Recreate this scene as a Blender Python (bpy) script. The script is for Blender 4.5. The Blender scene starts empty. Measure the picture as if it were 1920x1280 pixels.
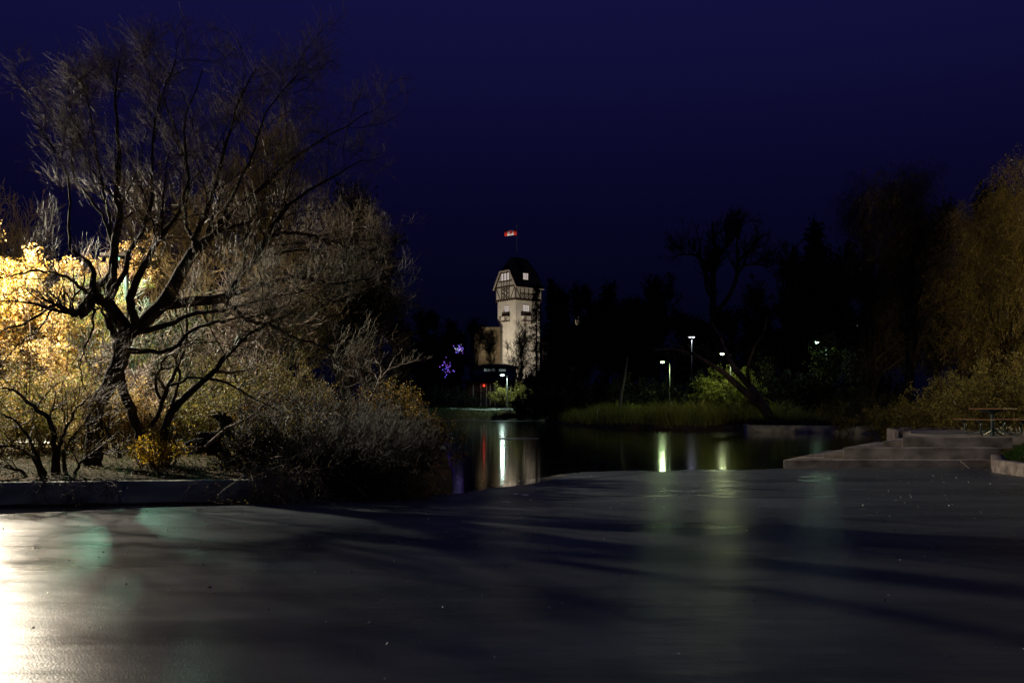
import bpy, math
import numpy as np
from mathutils import Vector, Matrix

# ---------------------------------------------------------------- camera, sky, exposure
SC = bpy.context.scene
F, HOR, CAMZ = 1867.0, 766.0, 1.5          # focal length in photo pixels, horizon row, eye height
cam = bpy.data.cameras.new("camera")
camo = bpy.data.objects.new("camera", cam)
SC.collection.objects.link(camo)
cam.sensor_width = 36.0
cam.lens = 36.0 * F / 1920.0
cam.shift_y = (HOR - 640.0) / 1920.0
cam.clip_start = 0.1
cam.clip_end = 5000
camo.location = (0, 0, CAMZ)
camo.rotation_euler = (math.radians(90), 0, 0)
SC.camera = camo

W = bpy.data.worlds.new("World"); SC.world = W; W.use_nodes = True
wn, wl = W.node_tree.nodes, W.node_tree.links
wn.clear()
wo = wn.new("ShaderNodeOutputWorld"); bg = wn.new("ShaderNodeBackground")
tc = wn.new("ShaderNodeTexCoord"); sx = wn.new("ShaderNodeSeparateXYZ"); rp = wn.new("ShaderNodeValToRGB")
wl.new(tc.outputs["Generated"], sx.inputs[0]); wl.new(sx.outputs["Z"], rp.inputs[0])
wl.new(rp.outputs[0], bg.inputs[0]); wl.new(bg.outputs[0], wo.inputs[0])
cr = rp.color_ramp
cr.elements[0].position = 0.0; cr.elements[0].color = (0.0006, 0.0008, 0.0050, 1)
cr.elements[1].position = 1.0; cr.elements[1].color = (0.0080, 0.0080, 0.0560, 1)
for p_, c_ in ((0.10, (0.0010, 0.0013, 0.0075, 1)), (0.22, (0.0026, 0.0023, 0.0190, 1)), (0.38, (0.0060, 0.0056, 0.0450, 1))):
    e_ = cr.elements.new(p_); e_.color = c_
bg.inputs[1].default_value = 1.0

SC.view_settings.view_transform = 'Standard'
SC.view_settings.look = 'None'
SC.view_settings.exposure = 0.0
SC.view_settings.gamma = 1.0
SC.render.engine = 'CYCLES'
SC.cycles.use_denoising = True
SC.cycles.max_bounces = 5
SC.cycles.diffuse_bounces = 2
SC.cycles.glossy_bounces = 3
SC.cycles.transmission_bounces = 2
SC.cycles.sample_clamp_indirect = 3.0
SC.cycles.sample_clamp_direct = 0.0
SC.cycles.use_light_tree = True

R = np.random.default_rng(7)

def P(px, py, Y):
    return np.array([(px - 960.0) / F * Y, Y, CAMZ + (HOR - py) / F * Y])
def WY(py, z=0.0):
    return (CAMZ - z) * F / (py - HOR)
def WP(px, py, z=0.0):
    Y = WY(py, z); return ((px - 960.0) / F * Y, Y)

# ---------------------------------------------------------------- object helpers
def link(o):
    SC.collection.objects.link(o); return o
def tag(o, label=None, cat=None, group=None, kind=None):
    if label: o["label"] = label
    if cat: o["category"] = cat
    if group: o["group"] = group
    if kind: o["kind"] = kind
    return o
def empty(name, loc, rz=0.0, **k):
    o = bpy.data.objects.new(name, None); link(o); o.location = loc; o.rotation_euler = (0, 0, rz)
    o.empty_display_size = 0.2
    return tag(o, **k)
def mesh(name, V, Fc, mat, parent=None, smooth=False, loc=None):
    """V (n,3); Fc (m,k) array with constant k, or list of them"""
    me = bpy.data.meshes.new(name)
    V = np.ascontiguousarray(V, dtype=np.float32)
    Fl = Fc if isinstance(Fc, list) else [Fc]
    Fl = [np.asarray(f, dtype=np.int32) for f in Fl if len(f)]
    lv = np.concatenate([f.ravel() for f in Fl])
    tot = np.concatenate([np.full(len(f), f.shape[1], np.int32) for f in Fl])
    st = np.concatenate([[0], np.cumsum(tot)[:-1]]).astype(np.int32)
    me.vertices.add(len(V)); me.vertices.foreach_set("co", V.ravel())
    me.loops.add(len(lv)); me.loops.foreach_set("vertex_index", lv)
    me.polygons.add(len(tot)); me.polygons.foreach_set("loop_start", st); me.polygons.foreach_set("loop_total", tot)
    if smooth: me.polygons.foreach_set("use_smooth", np.ones(len(tot), bool))
    me.update(calc_edges=True); me.validate()
    if mat: me.materials.append(mat)
    o = bpy.data.objects.new(name, me); link(o)
    if parent: o.parent = parent
    if loc is not None: o.location = loc
    return o

class MB:
    def __init__(s): s.v = []; s.f = []
    def poly(s, pts, faces):
        b = len(s.v); s.v += [tuple(map(float, p)) for p in pts]; s.f += [tuple(b + i for i in f) for f in faces]
    def box(s, x0, x1, y0, y1, z0, z1, M=None):
        p = [(x, y, z) for z in (z0, z1) for x, y in ((x0, y0), (x1, y0), (x1, y1), (x0, y1))]
        if M is not None: p = [tuple(M @ Vector(q)) for q in p]
        s.poly(p, [(3, 2, 1, 0), (4, 5, 6, 7), (0, 1, 5, 4), (1, 2, 6, 5), (2, 3, 7, 6), (3, 0, 4, 7)])
    def prism(s, pts, z0, z1):
        n = len(pts)
        p = [(x, y, z0) for x, y in pts] + [(x, y, z1) for x, y in pts]
        s.poly(p, [tuple(range(n))[::-1], tuple(range(n, 2 * n))] + [(i, (i + 1) % n, n + (i + 1) % n, n + i) for i in range(n)])
    def bar(s, a, b, w, d=None, up=(0, 0, 1)):
        a, b = Vector(a), Vector(b); t = (b - a).normalized(); u = Vector(up)
        if abs(t.dot(u)) > .95: u = Vector((0, 1, 0))
        x = t.cross(u).normalized() * w / 2; y = x.cross(t).normalized() * (d or w) / 2
        p = [a - x - y, a + x - y, a + x + y, a - x + y, b - x - y, b + x - y, b + x + y, b - x + y]
        s.poly(p, [(3, 2, 1, 0), (4, 5, 6, 7), (0, 1, 5, 4), (1, 2, 6, 5), (2, 3, 7, 6), (3, 0, 4, 7)])
    def tube(s, pts, rad, k=10, cap=True):
        pts = [Vector(p) for p in pts]; n = len(pts)
        rad = rad if hasattr(rad, '__len__') else [rad] * n
        b = len(s.v); prev = None
        for i, p in enumerate(pts):
            t = (pts[min(i + 1, n - 1)] - pts[max(i - 1, 0)]).normalized()
            u = prev if prev is not None else (Vector((1, 0, 0)) if abs(t.x) < .9 else Vector((0, 1, 0)))
            u = (u - t * u.dot(t)).normalized(); prev = u; w = t.cross(u)
            for j in range(k):
                a = 2 * math.pi * j / k
                s.v.append(tuple(p + (u * math.cos(a) + w * math.sin(a)) * rad[i]))
        for i in range(n - 1):
            for j in range(k):
                s.f.append((b + i * k + j, b + i * k + (j + 1) % k, b + (i + 1) * k + (j + 1) % k, b + (i + 1) * k + j))
        if cap:
            s.f.append(tuple(b + j for j in range(k))[::-1]); s.f.append(tuple(b + (n - 1) * k + j for j in range(k)))
    def build(s, name, mat, parent=None, loc=None, smooth=False, bevel=0):
        me = bpy.data.meshes.new(name); me.from_pydata(s.v, [], s.f); me.update()
        if smooth:
            for p in me.polygons: p.use_smooth = True
        me.materials.append(mat)
        o = bpy.data.objects.new(name, me); link(o)
        if parent: o.parent = parent
        if loc is not None: o.location = loc
        if bevel:
            m = o.modifiers.new("bevel", 'BEVEL'); m.width = bevel; m.segments = 2; m.limit_method = 'ANGLE'
        return o

def copy_tree(o, parent=None):
    c = o.copy(); link(c)
    if parent: c.parent = parent
    for ch in list(o.children): copy_tree(ch, c)
    return c

# ---------------------------------------------------------------- materials
MATS = {}
def nodes(name):
    m = bpy.data.materials.new(name); m.use_nodes = True; MATS[name] = m
    n, l = m.node_tree.nodes, m.node_tree.links
    return m, n, l, n["Principled BSDF"]
def surf(name, c1, c2, scale=3.0, rough=.8, bump=.3, bscale=20.0, spec=.3, stretch=(1, 1, 1), metal=0.0, detail=6):
    m, n, l, b = nodes(name)
    t = n.new("ShaderNodeTexCoord"); mp = n.new("ShaderNodeMapping"); mp.inputs["Scale"].default_value = stretch
    l.new(t.outputs["Object"], mp.inputs[0])
    no = n.new("ShaderNodeTexNoise"); no.inputs["Scale"].default_value = scale; no.inputs["Detail"].default_value = detail
    l.new(mp.outputs[0], no.inputs["Vector"])
    r = n.new("ShaderNodeValToRGB"); r.color_ramp.elements[0].position = .35; r.color_ramp.elements[1].position = .65
    r.color_ramp.elements[0].color = (*c1, 1); r.color_ramp.elements[1].color = (*c2, 1)
    l.new(no.outputs["Fac"], r.inputs[0]); l.new(r.outputs[0], b.inputs["Base Color"])
    b.inputs["Roughness"].default_value = rough; b.inputs["Specular IOR Level"].default_value = spec
    b.inputs["Metallic"].default_value = metal
    if bump:
        n2 = n.new("ShaderNodeTexNoise"); n2.inputs["Scale"].default_value = bscale; n2.inputs["Detail"].default_value = 5
        l.new(mp.outputs[0], n2.inputs["Vector"])
        bp = n.new("ShaderNodeBump"); bp.inputs["Strength"].default_value = bump; bp.inputs["Distance"].default_value = .03
        l.new(n2.outputs["Fac"], bp.inputs["Height"]); l.new(bp.outputs[0], b.inputs["Normal"])
    return m
def leafm(name, cols, trans=.35, rough=.55):
    m, n, l, b = nodes(name)
    g = n.new("ShaderNodeNewGeometry"); r = n.new("ShaderNodeValToRGB")
    l.new(g.outputs["Random Per Island"], r.inputs[0])
    cr = r.color_ramp
    for i, c in enumerate(cols):
        p = i / max(1, len(cols) - 1)
        e = cr.elements[i] if i < 1 else (cr.elements[1] if i == len(cols) - 1 else None)
        if e is None: e = cr.elements.new(p)
        e.position = p; e.color = (*c, 1)
    b.inputs["Roughness"].default_value = rough; b.inputs["Specular IOR Level"].default_value = .3
    l.new(r.outputs[0], b.inputs["Base Color"])
    if trans:
        tr = n.new("ShaderNodeBsdfTranslucent"); l.new(r.outputs[0], tr.inputs[0])
        mx = n.new("ShaderNodeMixShader"); mx.inputs[0].default_value = trans
        l.new(b.outputs[0], mx.inputs[1]); l.new(tr.outputs[0], mx.inputs[2])
        l.new(mx.outputs[0], n["Material Output"].inputs[0])
    return m
def glow(name, col, s):
    m, n, l, b = nodes(name)
    e = n.new("ShaderNodeEmission"); e.inputs[0].default_value = (*col, 1); e.inputs[1].default_value = s
    l.new(e.outputs[0], n["Material Output"].inputs[0]); return m

BARK = surf("bark", (.018, .015, .012), (.05, .040, .030), 9, .9, .9, 40, .1, (1, 1, .25))
WBARK = surf("willow_bark", (.07, .05, .04), (.20, .14, .11), 3, .9, .9, 12, .1, (1, 1, .3))
TWIG = leafm("twig_bark", [(.026, .018, .009), (.09, .058, .020), (.045, .030, .012), (.18, .12, .05)], 0, .6)
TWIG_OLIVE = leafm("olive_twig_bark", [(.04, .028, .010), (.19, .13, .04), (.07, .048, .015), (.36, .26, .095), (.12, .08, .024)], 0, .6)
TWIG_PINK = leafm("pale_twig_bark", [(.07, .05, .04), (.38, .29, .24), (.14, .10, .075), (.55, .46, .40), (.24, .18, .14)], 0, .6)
TWIG_RED = leafm("red_brown_twig_bark", [(.007, .004, .003), (.028, .014, .008), (.012, .007, .005), (.10, .055, .03), (.018, .009, .006)], 0, .7)
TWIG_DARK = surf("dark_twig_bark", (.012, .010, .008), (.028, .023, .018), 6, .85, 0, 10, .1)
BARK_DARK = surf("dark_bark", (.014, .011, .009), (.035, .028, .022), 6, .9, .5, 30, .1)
LEAF_GOLD = leafm("golden_leaf", [(.40, .23, .04), (.52, .36, .12), (.30, .16, .035), (.62, .48, .22)], .4)
LEAF_ORANGE = leafm("orange_leaf", [(.36, .17, .015), (.46, .26, .03), (.24, .18, .03)], .4)
LEAF_OLIVE = leafm("olive_leaf", [(.14, .14, .02), (.27, .24, .05), (.09, .12, .02), (.38, .29, .07)], .35)
LEAF_GREEN = leafm("green_leaf", [(.12, .20, .03), (.24, .28, .06), (.36, .32, .08)], .35)
LEAF_YELLOW = leafm("yellow_leaf", [(.60, .38, .02), (.75, .50, .04)], .4)
LEAF_RUST = leafm("rust_leaf", [(.05, .022, .01), (.16, .07, .025), (.03, .018, .01)], .3)
LEAF_WILLOW = leafm("willow_leaf", [(.19, .15, .02), (.30, .24, .04), (.12, .11, .02), (.26, .17, .03)], .35)
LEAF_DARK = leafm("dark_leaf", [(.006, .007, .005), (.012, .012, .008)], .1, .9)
LEAF_LITTER = leafm("litter_leaf", [(.13, .065, .018), (.22, .13, .03), (.07, .04, .015), (.05, .06, .02)], .2, .95)
GRASS_DRY = leafm("dry_grass_blade", [(.26, .25, .05), (.42, .38, .10), (.17, .17, .03)], .35)
GRASS_GREEN = leafm("green_grass_blade", [(.05, .12, .015), (.10, .19, .03), (.03, .07, .01)], .3, .85)
NEEDLE = leafm("needle", [(.010, .014, .008), (.018, .022, .012)], .1, .8)
CONCRETE = surf("concrete", (.20, .175, .14), (.55, .50, .42), 1.6, .9, .5, 30, .2, (1, 1, 1.6))
WALLC = surf("weathered_wall_concrete", (.16, .18, .15), (.32, .34, .28), 1.8, .85, .5, 25, .25, (.6, .6, 2.5))
STONE = surf("rough_stone", (.16, .13, .115), (.36, .30, .26), 6, .95, .9, 14, .2)
PATHM = surf("gravel_path", (.30, .30, .27), (.50, .50, .46), .8, .95, .6, 8, .1)
STEEL = surf("painted_steel", (.02, .035, .035), (.03, .05, .048), 5, .35, 0, 10, .5)
GALV = surf("galvanised_pole", (.10, .105, .105), (.16, .16, .16), 3, .55, 0, 10, .3)
WOODT = surf("varnished_wood", (.14, .055, .018), (.22, .09, .03), 6, .6, .2, 30, .35, (1, 6, 1))
DEADW = surf("dead_wood", (.16, .13, .10), (.30, .25, .20), 8, .85, .6, 30, .2, (1, 1, 1))
STUCCO = surf("tower_stucco", (.44, .41, .34), (.54, .50, .42), .5, .9, .2, 6, .15)
BRICKT = surf("tan_brick", (.075, .058, .034), (.10, .078, .046), 1.5, .95, .4, 8, .1, (.3, .3, 3))
ROOFM = surf("slate_roof", (.012, .012, .014), (.025, .024, .026), 2, .9, .5, 6, .1, (1, 1, 4))
TIMBER = surf("dark_timber", (.035, .022, .014), (.06, .038, .024), 3, .8, 0, 10, .2)
TRIM = surf("pale_bargeboard", (.40, .33, .26), (.5, .42, .34), 2, .8, 0, 10, .2)
DARKWALL = surf("dark_wall", (.05, .045, .04), (.09, .08, .07), 1, .9, .2, 6, .1)
BLUE_LIT_WALL = surf("blue_lit_wall", (.16, .20, .23), (.26, .31, .34), 1.2, .85, .2, 6, .2)  # bluish base colour stands in for blue light on the facade
WINLIT = glow("lit_window_glass", (1.0, .86, .80), .55)
WINDIM = glow("dim_window_glass", (.75, .85, .9), .10)

def soil():
    m, n, l, b = nodes("ground_soil")
    t = n.new("ShaderNodeTexCoord")
    a = n.new("ShaderNodeTexNoise"); a.inputs["Scale"].default_value = .35; a.inputs["Detail"].default_value = 5
    c = n.new("ShaderNodeTexNoise"); c.inputs["Scale"].default_value = 9; c.inputs["Detail"].default_value = 8
    l.new(t.outputs["Object"], a.inputs["Vector"]); l.new(t.outputs["Object"], c.inputs["Vector"])
    r1 = n.new("ShaderNodeValToRGB"); r1.color_ramp.elements[0].color = (.035, .022, .012, 1); r1.color_ramp.elements[1].color = (.17, .10, .045, 1)
    r1.color_ramp.elements[0].position = .38; r1.color_ramp.elements[1].position = .66
    r2 = n.new("ShaderNodeValToRGB"); r2.color_ramp.elements[0].color = (.022, .018, .008, 1); r2.color_ramp.elements[1].color = (.075, .062, .025, 1)
    r3 = n.new("ShaderNodeValToRGB"); r3.color_ramp.elements[0].position = .42; r3.color_ramp.elements[1].position = .55
    l.new(c.outputs["Fac"], r1.inputs[0]); l.new(c.outputs["Fac"], r2.inputs[0]); l.new(a.outputs["Fac"], r3.inputs[0])
    mx = n.new("ShaderNodeMixRGB"); l.new(r3.outputs[0], mx.inputs[0]); l.new(r1.outputs[0], mx.inputs[1]); l.new(r2.outputs[0], mx.inputs[2])
    l.new(mx.outputs[0], b.inputs["Base Color"]); b.inputs["Roughness"].default_value = .95; b.inputs["Specular IOR Level"].default_value = .1
    bp = n.new("ShaderNodeBump"); bp.inputs["Strength"].default_value = .8; bp.inputs["Distance"].default_value = .06
    l.new(c.outputs["Fac"], bp.inputs["Height"]); l.new(bp.outputs[0], b.inputs["Normal"])
    return m
SOIL = soil()

def icem():
    m, n, l, b = nodes("pond_ice")
    t = n.new("ShaderNodeTexCoord")
    mp = n.new("ShaderNodeMapping"); mp.inputs["Scale"].default_value = (.45, 1.3, 1); l.new(t.outputs["Object"], mp.inputs[0])
    a = n.new("ShaderNodeTexNoise"); a.inputs["Scale"].default_value = .55; a.inputs["Detail"].default_value = 5; a.inputs["Distortion"].default_value = .8
    l.new(mp.outputs[0], a.inputs["Vector"])
    r = n.new("ShaderNodeValToRGB"); r.color_ramp.elements[0].position = .3; r.color_ramp.elements[1].position = .7
    r.color_ramp.elements[0].color = (.048, .058, .068, 1); r.color_ramp.elements[1].color = (.104, .118, .132, 1)
    l.new(a.outputs["Fac"], r.inputs[0]); l.new(r.outputs[0], b.inputs["Base Color"])
    rr = n.new("ShaderNodeMapRange"); rr.inputs["From Min"].default_value = .3; rr.inputs["From Max"].default_value = .7
    rr.inputs["To Min"].default_value = .25; rr.inputs["To Max"].default_value = .36
    l.new(a.outputs["Fac"], rr.inputs["Value"]); l.new(rr.outputs[0], b.inputs["Roughness"])
    b.inputs["IOR"].default_value = 1.31; b.inputs["Specular IOR Level"].default_value = .5
    g = n.new("ShaderNodeTexNoise"); g.inputs["Scale"].default_value = 70; g.inputs["Detail"].default_value = 3; l.new(t.outputs["Object"], g.inputs["Vector"])
    g2 = n.new("ShaderNodeTexNoise"); g2.inputs["Scale"].default_value = 2.3; g2.inputs["Detail"].default_value = 4; l.new(mp.outputs[0], g2.inputs["Vector"])
    b1 = n.new("ShaderNodeBump"); b1.inputs["Strength"].default_value = .45; b1.inputs["Distance"].default_value = .006
    b2 = n.new("ShaderNodeBump"); b2.inputs["Strength"].default_value = .5; b2.inputs["Distance"].default_value = .03
    l.new(g.outputs["Fac"], b1.inputs["Height"]); l.new(g2.outputs["Fac"], b2.inputs["Height"])
    l.new(b1.outputs[0], b2.inputs["Normal"]); l.new(b2.outputs[0], b.inputs["Normal"])
    df = n.new("ShaderNodeBsdfDiffuse"); l.new(r.outputs[0], df.inputs[0]); l.new(b2.outputs[0], df.inputs["Normal"])
    fr = n.new("ShaderNodeTexNoise"); fr.inputs["Scale"].default_value = 1.1; fr.inputs["Detail"].default_value = 7; fr.inputs["Distortion"].default_value = 1.2; l.new(mp.outputs[0], fr.inputs["Vector"])
    fm = n.new("ShaderNodeMapRange"); fm.inputs["From Min"].default_value = .35; fm.inputs["From Max"].default_value = .65; fm.inputs["To Min"].default_value = .68; fm.inputs["To Max"].default_value = .46
    l.new(fr.outputs["Fac"], fm.inputs["Value"]); mx = n.new("ShaderNodeMixShader"); l.new(fm.outputs[0], mx.inputs[0]); l.new(df.outputs[0], mx.inputs[1]); l.new(b.outputs[0], mx.inputs[2])
    l.new(mx.outputs[0], n["Material Output"].inputs[0])
    return m
ICE = icem()
def waterm():
    m, n, l, b = nodes("pond_water")
    b.inputs["Base Color"].default_value = (.004, .005, .006, 1); b.inputs["Roughness"].default_value = .085; b.inputs["IOR"].default_value = 1.33
    t = n.new("ShaderNodeTexCoord"); mp = n.new("ShaderNodeMapping"); mp.inputs["Scale"].default_value = (.5, 1.6, 1); l.new(t.outputs["Object"], mp.inputs[0])
    g = n.new("ShaderNodeTexNoise"); g.inputs["Scale"].default_value = 1.6; g.inputs["Detail"].default_value = 3; l.new(mp.outputs[0], g.inputs["Vector"])
    bp = n.new("ShaderNodeBump"); bp.inputs["Strength"].default_value = .12; bp.inputs["Distance"].default_value = .03
    l.new(g.outputs["Fac"], bp.inputs["Height"]); l.new(bp.outputs[0], b.inputs["Normal"])
    return m
WATER = waterm()

# ---------------------------------------------------------------- terrain, water, ice
SH = [(-70, 10.0), (-30, 12.4), WP(-120, 949), WP(0, 943), WP(250, 939), WP(480, 936), WP(600, 935), WP(720, 933), WP(800, 930), WP(828, 922),
      WP(832, 890), WP(828, 850), WP(815, 820), WP(790, 800), WP(770, 791), WP(800, 788), WP(900, 787.5), WP(1015, 788), WP(1040, 791), WP(1065, 796), WP(1150, 802),
      WP(1270, 805), WP(1390, 807.5), WP(1500, 808.5), WP(1655, 811), WP(1662, 815), (22.5, 52), (15.0, 38.5), (13.6, 36.2), (12.6, 33.0), (12.3, 30.5),
      (12.5, 26.0), (11.7, 23.4), (11.6, 21.9), (11.9, 19), (14, 15), (40, 8.0), (80, -40), (-70, -40)]
SHA = np.array(SH, float)
def sdist(x, y):
    """distance to the shoreline, negative over the pond"""
    x = np.atleast_1d(np.asarray(x, float)); y = np.atleast_1d(np.asarray(y, float))
    d = np.full(x.shape, 1e9); ins = np.zeros(x.shape, bool); n = len(SHA)
    for i in range(n):
        ax, ay = SHA[i]; bx, by = SHA[(i + 1) % n]
        ex, ey = bx - ax, by - ay
        t = np.clip(((x - ax) * ex + (y - ay) * ey) / (ex * ex + ey * ey), 0, 1)
        d = np.minimum(d, np.hypot(x - ax - t * ex, y - ay - t * ey))
        c = (ay > y) != (by > y)
        xi = ax + (y - ay) * (ex) / (ey if abs(ey) > 1e-9 else 1e-9)
        ins ^= c & (x < xi)
    return np.where(ins, -d, d)
def sm(a, b, v):
    t = np.clip((v - a) / (b - a), 0, 1); return t * t * (3 - 2 * t)
def terrain(x, y):
    x = np.atleast_1d(np.asarray(x, float)); y = np.atleast_1d(np.asarray(y, float))
    d = sdist(x, y)
    h = np.where(d < 0, -.6 * sm(0, 1.2, -d), .30 * sm(0, .35, d) + .32 * (1 - np.exp(-np.maximum(d, 0) / 3.5)))
    h = h + np.where(d > 0, .80 * sm(105, 128, y) * sm(0, 4, d) + np.clip((y - 130) * .022, 0, 1.6), 0)
    bump = .07 * np.sin(x * 1.7 + y * .6) * np.sin(y * 1.3 - x * .4) + .03 * np.sin(x * 5.1) * np.sin(y * 4.3 + x)
    return h + np.where(d > .8, bump * sm(.8, 3, d), 0)
def TZ(x, y): return float(terrain(x, y)[0])

def make_ground():
    rows = np.concatenate([np.linspace(-14, 9, 20)[:-1], np.geomspace(9, 60, 150)[:-1], np.geomspace(60, 260, 110)[:-1], np.geomspace(260, 2500, 14)])
    u = np.concatenate([np.linspace(-1.9, -.62, 40)[:-1], np.linspace(-.62, .62, 300), np.linspace(.62, 1.9, 40)[1:]])
    Yg, U = np.meshgrid(rows, u, indexing='ij')
    X = U * (np.maximum(Yg, 0) + 14)
    Z = terrain(X.ravel(), Yg.ravel())
    V = np.stack([X.ravel(), Yg.ravel(), Z], 1)
    nr, nc = len(rows), len(u)
    i = np.arange(nr - 1)[:, None] * nc + np.arange(nc - 1)[None]
    i = i.ravel()
    o = mesh("ground", V, np.stack([i, i + 1, i + 1 + nc, i + nc], 1), SOIL, smooth=True)
    tag(o, kind="structure")
make_ground()

def sheet(name, pts, z, mat, thick=.03):
    m = MB(); m.prism(pts, z - thick, z); o = m.build(name, mat); tag(o, kind="structure"); return o
sheet("water", [(-120, -30), (120, -30), (120, 240), (-120, 240)], -.045, WATER, .3)
edge = []
for px, py in ((560, 938), (700, 932), (780, 929), (850, 926), (880, 922), (905, 917.5), (925, 913), (940, 912.5), (960, 910), (985, 906), (1010, 902), (1030, 897), (1050, 890.5), (1070, 887), (1100, 884.5),
               (1150, 882.5), (1200, 881.5), (1235, 884), (1260, 881), (1320, 879.5), (1400, 880.5), (1460, 878), (1560, 876), (1700, 874), (1800, 872)):
    edge.append(WP(px, py))
e2 = []
for i in range(len(edge) - 1):
    a, b = np.array(edge[i]), np.array(edge[i + 1])
    for t in np.linspace(0, 1, 7)[:-1]:
        q = a + (b - a) * t + R.normal(0, .06, 2); e2.append(tuple(q))
e2.append(edge[-1])
sheet("ice", [(-80, -35), (80, -35), (80, 12), (25, 24)] + e2[::-1] + [WP(530, 944), WP(480, 946.5), WP(400, 948.5), WP(300, 950.5), WP(230, 953), WP(150, 957), WP(60, 961), WP(0, 964), WP(-120, 972), (-30, 10.5), (-80, 8)], 0.0, ICE, .04)
def floe(name, pxs, mat):
    return sheet(name, [WP(*p) for p in pxs], -.02, mat, .02)
floe("ice", [(820, 789.0), (1010, 789.0), (1024, 788.6), (1030, 787.6), (822, 787.4)], ICE)
floe("ice", [(936, 821), (960, 822), (990, 822), (1008, 821.2), (1010, 819.8), (975, 819.2), (945, 819.6)], ICE)

# far paths
def strip(name, c0, w, mat, lift=.03):
    c0 = np.array(c0, float); out = []
    n = 40
    t = np.linspace(0, len(c0) - 1, n)
    cx = np.interp(t, range(len(c0)), c0[:, 0]); cy = np.interp(t, range(len(c0)), c0[:, 1])
    V = []; Q = []
    for i in range(n):
        a = np.array([cx[max(i - 1, 0)], cy[max(i - 1, 0)]]); b = np.array([cx[min(i + 1, n - 1)], cy[min(i + 1, n - 1)]])
        d = (b - a) / np.linalg.norm(b - a); nn = np.array([-d[1], d[0]])
        for k in range(5):
            p = np.array([cx[i], cy[i]]) + nn * w * (k / 4 - .5) * (1 + .15 * math.sin(i * 1.7 + k))
            V.append((p[0], p[1], TZ(*p) + lift))
    for i in range(n - 1):
        for k in range(4):
            j = i * 5 + k; Q.append((j, j + 5, j + 6, j + 1))
    o = mesh(name, V, np.array(Q), mat); tag(o, kind="structure")
strip("path", [(-17, 137), (-8, 135), (0, 134), (8, 134), (20, 142)], 2.6, PATHM, .05)
strip("path", [(17, 92), (24, 84), (32, 80), (44, 76), (60, 70)], 2.2, PATHM, .05)
strip("path", [(-26, 24.5), (-16, 25.2), (-10, 26), (-4, 31), (-2, 40)], 1.3, PATHM, .05)

# ---------------------------------------------------------------- vegetation toolkit (all vectorised)
def norm(v): return v / np.maximum(np.linalg.norm(v, axis=-1, keepdims=True), 1e-9)
def spline(pts, n):
    """(k,4) control rows x y z r -> n Catmull-Rom samples"""
    p = np.asarray(pts, float)
    p = np.vstack([2 * p[0] - p[1], p, 2 * p[-1] - p[-2]])
    k = len(p) - 3; t = np.linspace(0, k - 1e-6, n); i = t.astype(int); f = (t - i)[:, None]
    a, b, c, d = p[i], p[i + 1], p[i + 2], p[i + 3]
    o = .5 * ((2 * b) + (c - a) * f + (2 * a - 5 * b + 4 * c - d) * f ** 2 + (3 * b - a - 3 * c + d) * f ** 3)
    o[:, 3] = np.maximum(o[:, 3], .002)
    return o
def tubes(Pt, Rd, k):
    """Pt (M,P,3) Rd (M,P) -> V, quads"""
    M, N, _ = Pt.shape
    if N > 8:
        t = np.gradient(Pt, axis=1)
    else:
        t = np.repeat((Pt[:, -1] - Pt[:, 0])[:, None], N, 1)
    t = norm(t)
    ref = np.zeros_like(t); ref[..., 1] = 1.0; ref[..., 0] = .35; ref[..., 2] = .12
    bad = np.abs((norm(ref) * t).sum(-1)) > .93
    ref[bad] = (1, -.3, .1)
    u = norm(np.cross(t, ref)); v = np.cross(t, u)
    a = np.arange(k) * 2 * np.pi / k
    V = Pt[:, :, None] + Rd[:, :, None, None] * (u[:, :, None] * np.cos(a)[None, None, :, None] + v[:, :, None] * np.sin(a)[None, None, :, None])
    idx = np.arange(M * N * k).reshape(M, N, k)
    nx = np.roll(idx, -1, 2)
    Q = np.stack([idx[:, :-1], nx[:, :-1], nx[:, 1:], idx[:, 1:]], -1).reshape(-1, 4)
    return V.reshape(-1, 3), Q
class Geo:
    def __init__(s): s.V = []; s.Q = []; s.n = 0
    def add(s, V, Q): s.V.append(V); s.Q.append(Q + s.n); s.n += len(V)
    def tubes(s, Pt, Rd, k=3): s.add(*tubes(Pt, Rd, k))
    def build(s, name, mat, parent=None, smooth=True, loc=None):
        if not s.V: return None
        return mesh(name, np.concatenate(s.V), np.concatenate(s.Q), mat, parent, smooth, loc)
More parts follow.
